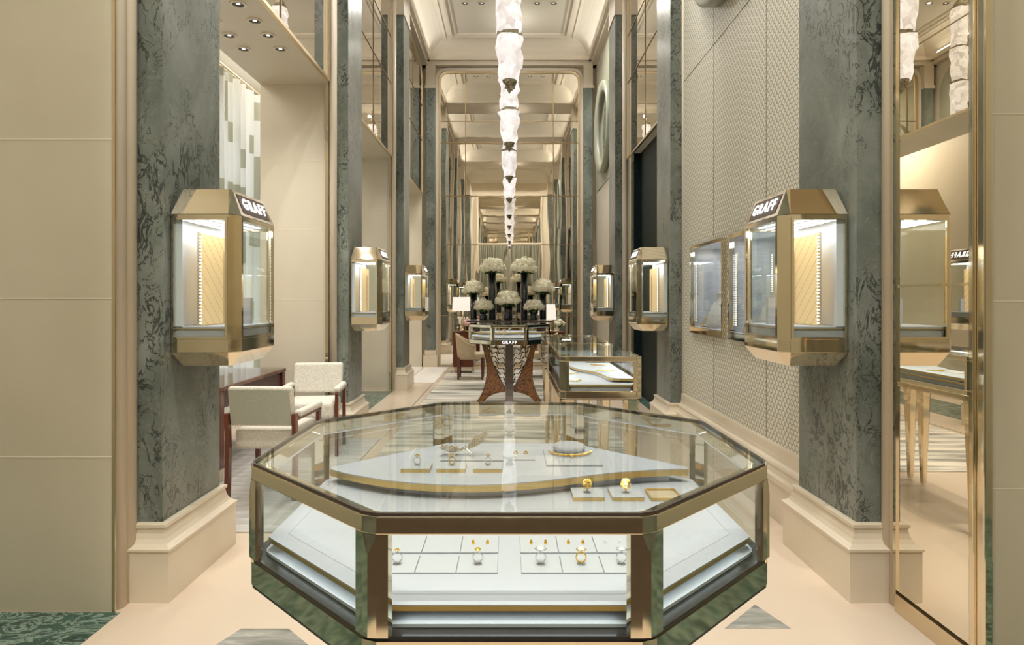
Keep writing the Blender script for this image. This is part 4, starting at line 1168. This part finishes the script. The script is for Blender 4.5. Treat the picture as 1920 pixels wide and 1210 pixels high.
# waved platform
ZP = .981
for k, (x, st, mt, lb) in enumerate(((-.255, 'yellowstone', 'platinum', 'platinum ring with a pale stone on the outer pad of the platform'), (-.159, 'yellowstone', 'gold', 'ring with a round amber stone on the middle pad of the platform'), (-.059, 'pinkstone', 'platinum', 'ring with a peach stone on the inner pad of the platform'))):
    pad('gold fronted pad on the waved platform, ' + ['outer', 'middle', 'inner'][k] + ' of three under rings', x - .0395, x + .0395, 1.711, 1.779, ZP, .011, True)
    ring(lb, (x, 1.748, ZP + .011), st, mt, 1.15 if k == 1 else 1.0)
pad('wide white pad under the winged brooch', -.20, -.018, 1.83, 1.995, ZP, .004)
pad('small white pad under the gold flower earrings', .004, .075, 1.84, 1.975, ZP, .004)
earrings('pair of gold flower earrings on the small pad beside the brooch', .034, 1.905, ZP + .004, 'gold', .030, 1)
pad('white pad under the gold necklace', .105, .262, 1.775, 1.965, ZP, .005)
nk = thing('necklace', 'yellow stone necklace curved around a round white neck form', 'necklace', (.183, 1.90, ZP + .005), 0)
mb = MB()
for i in range(33):
    a = PI * (1.04 + .92 * i / 32 ) ; r = .064
    rr = .0024 + .0022 * math.sin(PI * i / 32)
    mb.ico((r * math.cos(a), r * .95 * math.sin(a) + .02, .0056), rr, 1, smooth=False)
mb.build('stones', 'gold', nk)
MB().ico((0, -.052, .004), .0052, 1, sq=(.8, 1.2, .7), smooth=False).build('pendant', 'yellowstone', nk)
dn = thing('neck_form', 'round white neck form inside the yellow stone necklace', 'display form', (.183, 1.938, ZP + .005), 0)
MB().lathe([(.046, 0), (.050, .006), (.049, .012), (.036, .016), (.010, .017)], n=36).xf(lambda x, y, z: (x, y * .8, z + (y + .05) * .10)).build('cushion', 'padwhite', dn)
# winged brooch
br = thing('winged_brooch', 'winged diamond brooch standing on the wide pad of the platform', 'brooch', (-.128, 1.885, ZP + .004), 0)
def wing(cx, cz, ang, L_, w_, nm, tilt, mats):
    mb = MB(); gm = MB()
    for i in range(15):
        u = (i + .5) / 15; half = w_ * math.sin(PI * u) ** .7
        nn = max(2, int(half * 2 / .0042))
        for q in range(nn):
            v = -half + 2 * half * (q + .5) / nn
            lx, lv = L_ * u, v
            x = cx + lx * math.cos(ang) - lv * math.sin(ang) * .75
            z = cz + lx * math.sin(ang) + lv * math.cos(ang) * .75
            y = lv * tilt + .004 * math.sin(9 * u)
            (gm if (i + q) % 3 == 0 else mb).ico((x, y, max(z, .003)), .003, 1, smooth=False)
    o = mb.build(nm, 'diamond', br); gm.build('yellow_stones', mats, o)
wing(-.012, .016, PI - .12, .072, .021, 'wing', 1.2, 'gold')
wing(.004, .020, .72, .078, .019, 'wing', -.6, 'gold')
MB().tube([(-.012, 0, .022), (.002, -.004, .020), (.012, -.010, .012), (.024, -.024, .002)], [.003, .004, .003, .0018], 8).ico((-.002, -.002, .028), .0045, 1).build('stem', 'platinum', br)
# smaller jewels in the farther cases
zf = .0125 + ZDK
k = 0
for (x, y, st) in ((-.24, 8.42, 'diamond'), (-.08, 8.40, 'yellowstone'), (.12, 8.42, 'diamond'), (.26, 8.46, 'yellowstone')):
    pad(f'white pad in the far octagonal case, {["first", "second", "third", "last"][k]} from the salon side', x - .04, x + .04, y - .04, y + .04, zf, .004)
    ring(f'ring on its white pad in the far octagonal case, {["first", "second", "third", "last"][k]} from the salon side', (x, y, zf + .004), st, 'platinum', 1.3); k += 1
nk2 = copy_tree(nk); nk2.location = (-.1, 8.92, .0125 + ZP); nk2['label'] = 'necklace lying on the platform of the far octagonal case'; nk2['group'] = 'necklaces in the farther cases'
b2 = copy_tree(br); b2.location = (-.02, 8.98, .0125 + ZP); b2['label'] = 'winged brooch on the platform of the far octagonal case'
for n_, (x, y, up, lb) in enumerate(((.40, 4.02, 0, 'necklace at the front of the first rectangular case'), (.42, 4.42, 0, 'necklace in the middle of the first rectangular case'), (.66, 4.35, 1, 'necklace on the sweeping platform of the first rectangular case'), (.66, 4.72, 1, 'necklace at the far end of the sweeping platform'), (.42, 5.5, 0, 'necklace in the second rectangular case'))):
    c = copy_tree(nk); c.location = (x, y, ZD + (.0275 if up else .0005)); c['label'] = lb; c['group'] = 'necklaces in the farther cases'; c.rotation_euler.z = .4 - .3 * n_
for n_, (x, y) in enumerate(((.74, 4.05), (.74, 4.15))):
    earrings('pair of diamond earrings on the front of the sweeping platform, ' + ('closest to the glass' if n_ == 0 else 'behind the first pair'), x, y, ZD + .0275, 'diamond', .04, 1)

# ================================================================== ARMCHAIRS AND DESK OF THE SALON
def rbox(x0, x1, y0, y1, z0, z1, tilt=0.0):
    mb = MB().box(x0, x1, y0, y1, z0, z1)
    if tilt: mb.xf(lambda x, y, z: (x, y - tilt * (z - z0), z))
    return mb
def armchair(label, loc, rz):
    t = thing('armchair', label, 'armchair', loc, rz, 'boucle armchairs')
    rbox(-.225, .225, -.20, .27, .345, .50).build('seat', 'boucle', t, bevel=.035, seg=4)
    rbox(-.235, .235, -.245, -.175, .525, .815, .16).build('backrest', 'boucle', t, bevel=.025, seg=4)
    rbox(-.222, .222, -.252, -.243, .54, .795, .16).build('back_panel', 'backlinen', t, bevel=.003)
    for sx in (-1, 1):
        a, b = sorted((sx * .232, sx * .262))
        rings = [[(x, y + o, z) for x, y in ((a, -.262), (b, -.262), (b, -.212), (a, -.212))] for z, o in ((0, -.015), (.35, 0.0), (.62, -.015))]
        MB().loft(rings).build('leg', 'mahogany', t, bevel=.003)
        rings = [[(x, y, z) for x, y in ((a, .262 - w), (b, .262 - w), (b, .262), (a, .262))] for z, w in ((0, .03), (.35, .045), (.58, .05))]
        MB().loft(rings).build('leg', 'mahogany', t, bevel=.003)
        a2, b2 = sorted((sx * .218, sx * .278))
        rbox(a2, b2, -.20, .255, .585, .635).build('arm_pad', 'boucle', t, bevel=.022, seg=4)
        rbox(a, b, -.22, .27, .565, .587).build('arm_rail', 'mahogany', t, bevel=.004)
    return t
armchair('ivory boucle armchair seen from behind, beside the first salon side pillar', (-1.775, 4.80, .0105), -.05)
armchair('ivory boucle armchair facing the camera across the salon rug', (-1.86, 6.02, .0105), PI + .12)
dk = thing('writing_desk', 'mahogany salon desk with a glass top behind the armchairs', 'desk', (-2.72, 5.67, .0105), 0)
MB().box(-.46, .46, -.73, .73, .715, .745).build('top', 'mahogany', dk, bevel=.004)
MB().box(-.46, .46, -.735, .735, .7455, .755).build('glass_top', 'glass', dk)
MB().box(-.43, .43, -.66, .66, .57, .715).build('apron', 'apron', dk)
for sx in (-1, 1):
    for sy in (-1, 1):
        x, y = sx * .415, sy * .685
        MB().prism([(x - .04, y - .04), (x + .04, y - .04), (x + .04, y + .04), (x - .04, y + .04)], .10, .714, None).build('leg', 'mahogany', dk, bevel=.004)
        MB().prism([(x - .03, y - .03), (x + .03, y - .03), (x + .03, y + .03), (x - .03, y + .03)], 0, .10).build('foot', 'brasssatin', dk)

# ================================================================== FAR END FURNITURE
def tub_chair(label, loc, rz):
    t = thing('tub_chair', label, 'chair', loc, rz, 'tan tub chairs')
    pts_o, pts_i = [], []
    for i in range(17):
        a = PI * (-.12 + 1.24 * i / 16)
        pts_o.append((.27 * math.cos(a), -.25 * math.sin(a))); pts_i.append((.215 * math.cos(a), -.195 * math.sin(a)))
    poly = pts_o + pts_i[::-1]
    top = [(x * 1.04, y * 1.08 - .02) for x, y in poly]
    mb = MB().loft([[(x, y, .40 if True else 0) for x, y in poly], [(x, y, .62 + .20 * max(0, -y / .27)) for x, y in top]])
    mb.build('backrest', 'tan', t, bevel=.01)
    MB().box(-.235, .235, -.22, .25, .36, .47).build('seat', 'tan', t, bevel=.03, seg=3)
    for sx in (-1, 1):
        for sy in (-1, 1):
            x, y = sx * .215, sy * .215
            MB().loft([[(x + dx * r, y + dy * r, z) for dx, dy in ((-1, -1), (1, -1), (1, 1), (-1, 1))] for z, r in ((0, .016), (.40, .028))]).build('leg', 'mahogany', t)
    return t
tub_chair('tan tub chair on the salon side of the far octagonal case', (-.70, 11.55, .0125), -PI / 2)
tub_chair('tan tub chair on the wall side behind the far octagonal case', (.62, 11.75, .0125), PI / 2)
def cabinet(label, x, y):
    t = thing('side_cabinet', label, 'cabinet', (x, y, .0125), 0, 'mahogany side cabinets')
    MB().box(-.2, .2, -.17, .17, .12, .80).build('body', 'mahogany', t, bevel=.004)
    MB().box(-.21, .21, -.18, .18, .80, .815).build('top', 'mahogany', t, bevel=.004)
    for sx in (-1, 1):
        MB().box(min(sx * .004, sx * .19), max(sx * .004, sx * .19), -.178, -.171, .14, .78).build('door', 'mahogany', t)
        for sy in (-1, 1): MB().box(sx * .18 - .015, sx * .18 + .015, sy * .15 - .015, sy * .15 + .015, 0, .12).build('leg', 'brasssatin', t)
    return t
cabinet('mahogany side cabinet under the square shaded lamp', -.90, 12.5)
cabinet('mahogany side cabinet under the narrow shaded lamp', .86, 12.3)
def lamp(label, x, y, w0, w1, z0, z1, base_z):
    t = thing('table_lamp', label, 'lamp', (x, y, base_z), 0, 'table lamps')
    r = lambda s, z: [(-s, -s, z), (s, -s, z), (s, s, z), (-s, s, z)]
    o = MB().loft([r(w0, z0 - base_z), r(w1, z1 - base_z)], False).build('lamp_shade', 'shadewhite', t)
    sm = o.modifiers.new('thick', 'SOLIDIFY'); sm.thickness = .004
    MB().lathe([(.07, 0), (.07, .02), (.02, .03), (.028, .10), (.045, .17), (.028, .25), (.012, .30), (.012, z1 - base_z - .03)], n=18).build('stem', 'brasssatin', t)
    MB().box(-w1 * .9, w1 * .9, -.004, .004, z1 - base_z - .035, z1 - base_z - .03).build('shade_carrier', 'brasssatin', t)
    MB().ico((0, 0, z0 - base_z + .1), .035, 2).build('bulb', 'diffuser', t)
    return t
lamp('table lamp with a square white shade on the salon side', -.918, 12.5, .195, .180, 1.225, 1.50, .828)
lamp('table lamp with a narrow white shade half behind the hydrangeas', .80, 12.3, .11, .085, 1.06, 1.36, .828)
# flowers -----------------------------------------------------------
ft = thing('flower_console', 'narrow glass topped console carrying the black flower vases', 'console', (0, 10.55, .0125), 0)
MB().box(-.70, .70, -.24, .24, 1.070, 1.094).build('top', 'bronze', ft, bevel=.004)
MB().box(-.70, .70, -.24, .24, 1.0945, 1.1005).build('glass_top', 'glass', ft)
for sx in (-1, 1):
    for sy in (-1, 1): MB().box(sx * .30 - .02, sx * .30 + .02, sy * .19 - .02, sy * .19 + .02, 0, 1.07).build('leg', 'brasssatin', ft)
HEAD = None
def hydrangea(label, px, top_y, fy, fw, fh, vw, Y):
    """px: centre column in the photo; top_y: vase top; fy/fw/fh: flower ball centre, width, height"""
    base = 1.114
    x = (px - CX) * Y / F
    zt = EYE - (top_y - CY) * Y / F - base
    zc = EYE - (fy - CY) * Y / F - base
    R_, H_ = fw * Y / F / 2, fh * Y / F / 2
    vr = vw * Y / F / 2
    t = thing('hydrangea_vase', label, 'flower vase', (x, Y, base), 0, 'vases of white hydrangeas')
    MB().lathe([(vr * .96, 0), (vr, .01), (vr, zt), (vr * .9, zt)], n=24).build('vase', 'vase', t)
    rnd = random.Random(int(px))
    hs = []
    hs.append((0, 0, .50))
    for i in range(6): hs.append((.52 * math.cos(PI * i / 3 + .3), .52 * math.sin(PI * i / 3 + .3), .28))
    for i in range(9): hs.append((.72 * math.cos(2 * PI * i / 9), .72 * math.sin(2 * PI * i / 9), -.30))
    for (u, v, wz) in hs:
        u += rnd.uniform(-.06, .06); wz += rnd.uniform(-.1, .1)
        rr = R_ * rnd.uniform(.36, .44)
        mb = MB()
        mb.ico((0, 0, 0), rr * .8, 1)
        for q in range(46):        # florets on the head
            a, b = rnd.uniform(0, 2 * PI), rnd.uniform(-.6, 1)
            s = math.sqrt(1 - b * b); c = Vector((s * math.cos(a), s * math.sin(a), b)) * rr * rnd.uniform(.86, 1.02)
            n_ = c.normalized(); e1 = n_.orthogonal().normalized(); e2 = n_.cross(e1); k_ = rr * .24
            ro = rnd.uniform(0, PI)
            for w in range(4):
                aa = ro + w * PI / 2; d = e1 * math.cos(aa) + e2 * math.sin(aa); d2 = e1 * -math.sin(aa) + e2 * math.cos(aa)
                p = [c, c + d * k_ * .6 + d2 * k_ * .45 + n_ * k_ * .2, c + d * k_ * 1.1 + n_ * k_ * .12, c + d * k_ * .6 - d2 * k_ * .45 + n_ * k_ * .2]
                mb.add(p, [(0, 1, 2, 3)])
        o = mb.build('flower_head', 'petal', t)
        o.location = (u * R_ * .95, v * R_ * .95, zc + wz * H_)
    mb = MB()
    for i in range(14):
        a = 2 * PI * i / 14 + rnd.uniform(-.2, .2); L_ = R_ * rnd.uniform(.55, .85)
        d = Vector((math.cos(a), math.sin(a), 0)); e = Vector((-math.sin(a), math.cos(a), 0))
        z0 = zt + rnd.uniform(0, .02)
        p = [d * vr * .5 + Vector((0, 0, z0)), d * L_ * .6 + e * L_ * .25 + Vector((0, 0, z0 + .02)), d * L_ + Vector((0, 0, z0 - .03)), d * L_ * .6 - e * L_ * .25 + Vector((0, 0, z0 + .02))]
        mb.add(p, [(0, 1, 2, 3)])
    mb.build('leaves', 'leaf', t)
    MB().tube([(0, 0, zt * .6), (0, 0, zc)], vr * .5, 8).build('stems', 'leaf', t)
hydrangea('tall black vase of white hydrangeas on the salon side', 923, 512, 499, 46, 31, 13.5, 10.60)
hydrangea('tall black vase of white hydrangeas on the wall side', 983, 512, 499, 49, 30, 13, 10.60)
hydrangea('medium black vase of white hydrangeas behind the square lamp shade', 888, 551, 540, 42, 27, 13, 10.62)
hydrangea('medium black vase of white hydrangeas by the narrow lamp shade', 1018, 551, 538, 44, 27, 13, 10.62)
hydrangea('short black vase of white hydrangeas in the centre', 953, 574, 559, 45, 32, 16, 10.44)
hydrangea('short black vase of white hydrangeas on the salon side, lowest of that end', 906, 584, 573, 36, 25, 14, 10.42)
hydrangea('short black vase of white hydrangeas on the wall side, lowest of that end', 1001, 584, 573, 36, 25, 14, 10.42)
def posy(label, x, y, z, mat, vs):
    t = thing('flower_posy', label, 'flowers', (x, y, z), 0)
    MB().lathe([(.045, 0), (.05, .02), (.045, .10)], n=16).build('vase', vs, t)
    rnd = random.Random(3); mb = MB()
    for i in range(12):
        a = rnd.uniform(0, 2 * PI); r = rnd.uniform(0, .09); mb.ico((r * math.cos(a), r * math.sin(a), .20 - r * .5 + rnd.uniform(-.02, .02)), .042, 2, .12)
    mb.build('blooms', mat, t)
    MB().lathe([(.02, .08), (.07, .14), (.05, .17)], n=12, smooth=False).build('leaves', 'leaf', t)
posy('small posy of pale pink flowers on the cabinet below the square lamp shade', -.80, 12.38, .828, 'pink', 'glass')
posy('small posy of cream flowers on the cabinet below the narrow lamp shade', .97, 12.2, .828, 'petal', 'glass')
for k, (px, y) in enumerate(((914, 10.335), (992, 10.335))):
    x = (px - CX) * y / F
    g = thing('candle_glass', 'clear glass candle holder on the console beside the short vase, ' + ('salon side' if k == 0 else 'wall side'), 'candle holder', (x, y, 1.114), 0, 'candle holders')
    MB().lathe([(.035, 0), (.012, .01), (.008, .06), (.03, .075), (.033, .115), (.031, .115), (.027, .08), (.004, .065)], n=16).build('bowl', 'glass', g)
    MB().lathe([(.022, .082), (.022, .10)], n=14).build('candle', 'padwhite', g)
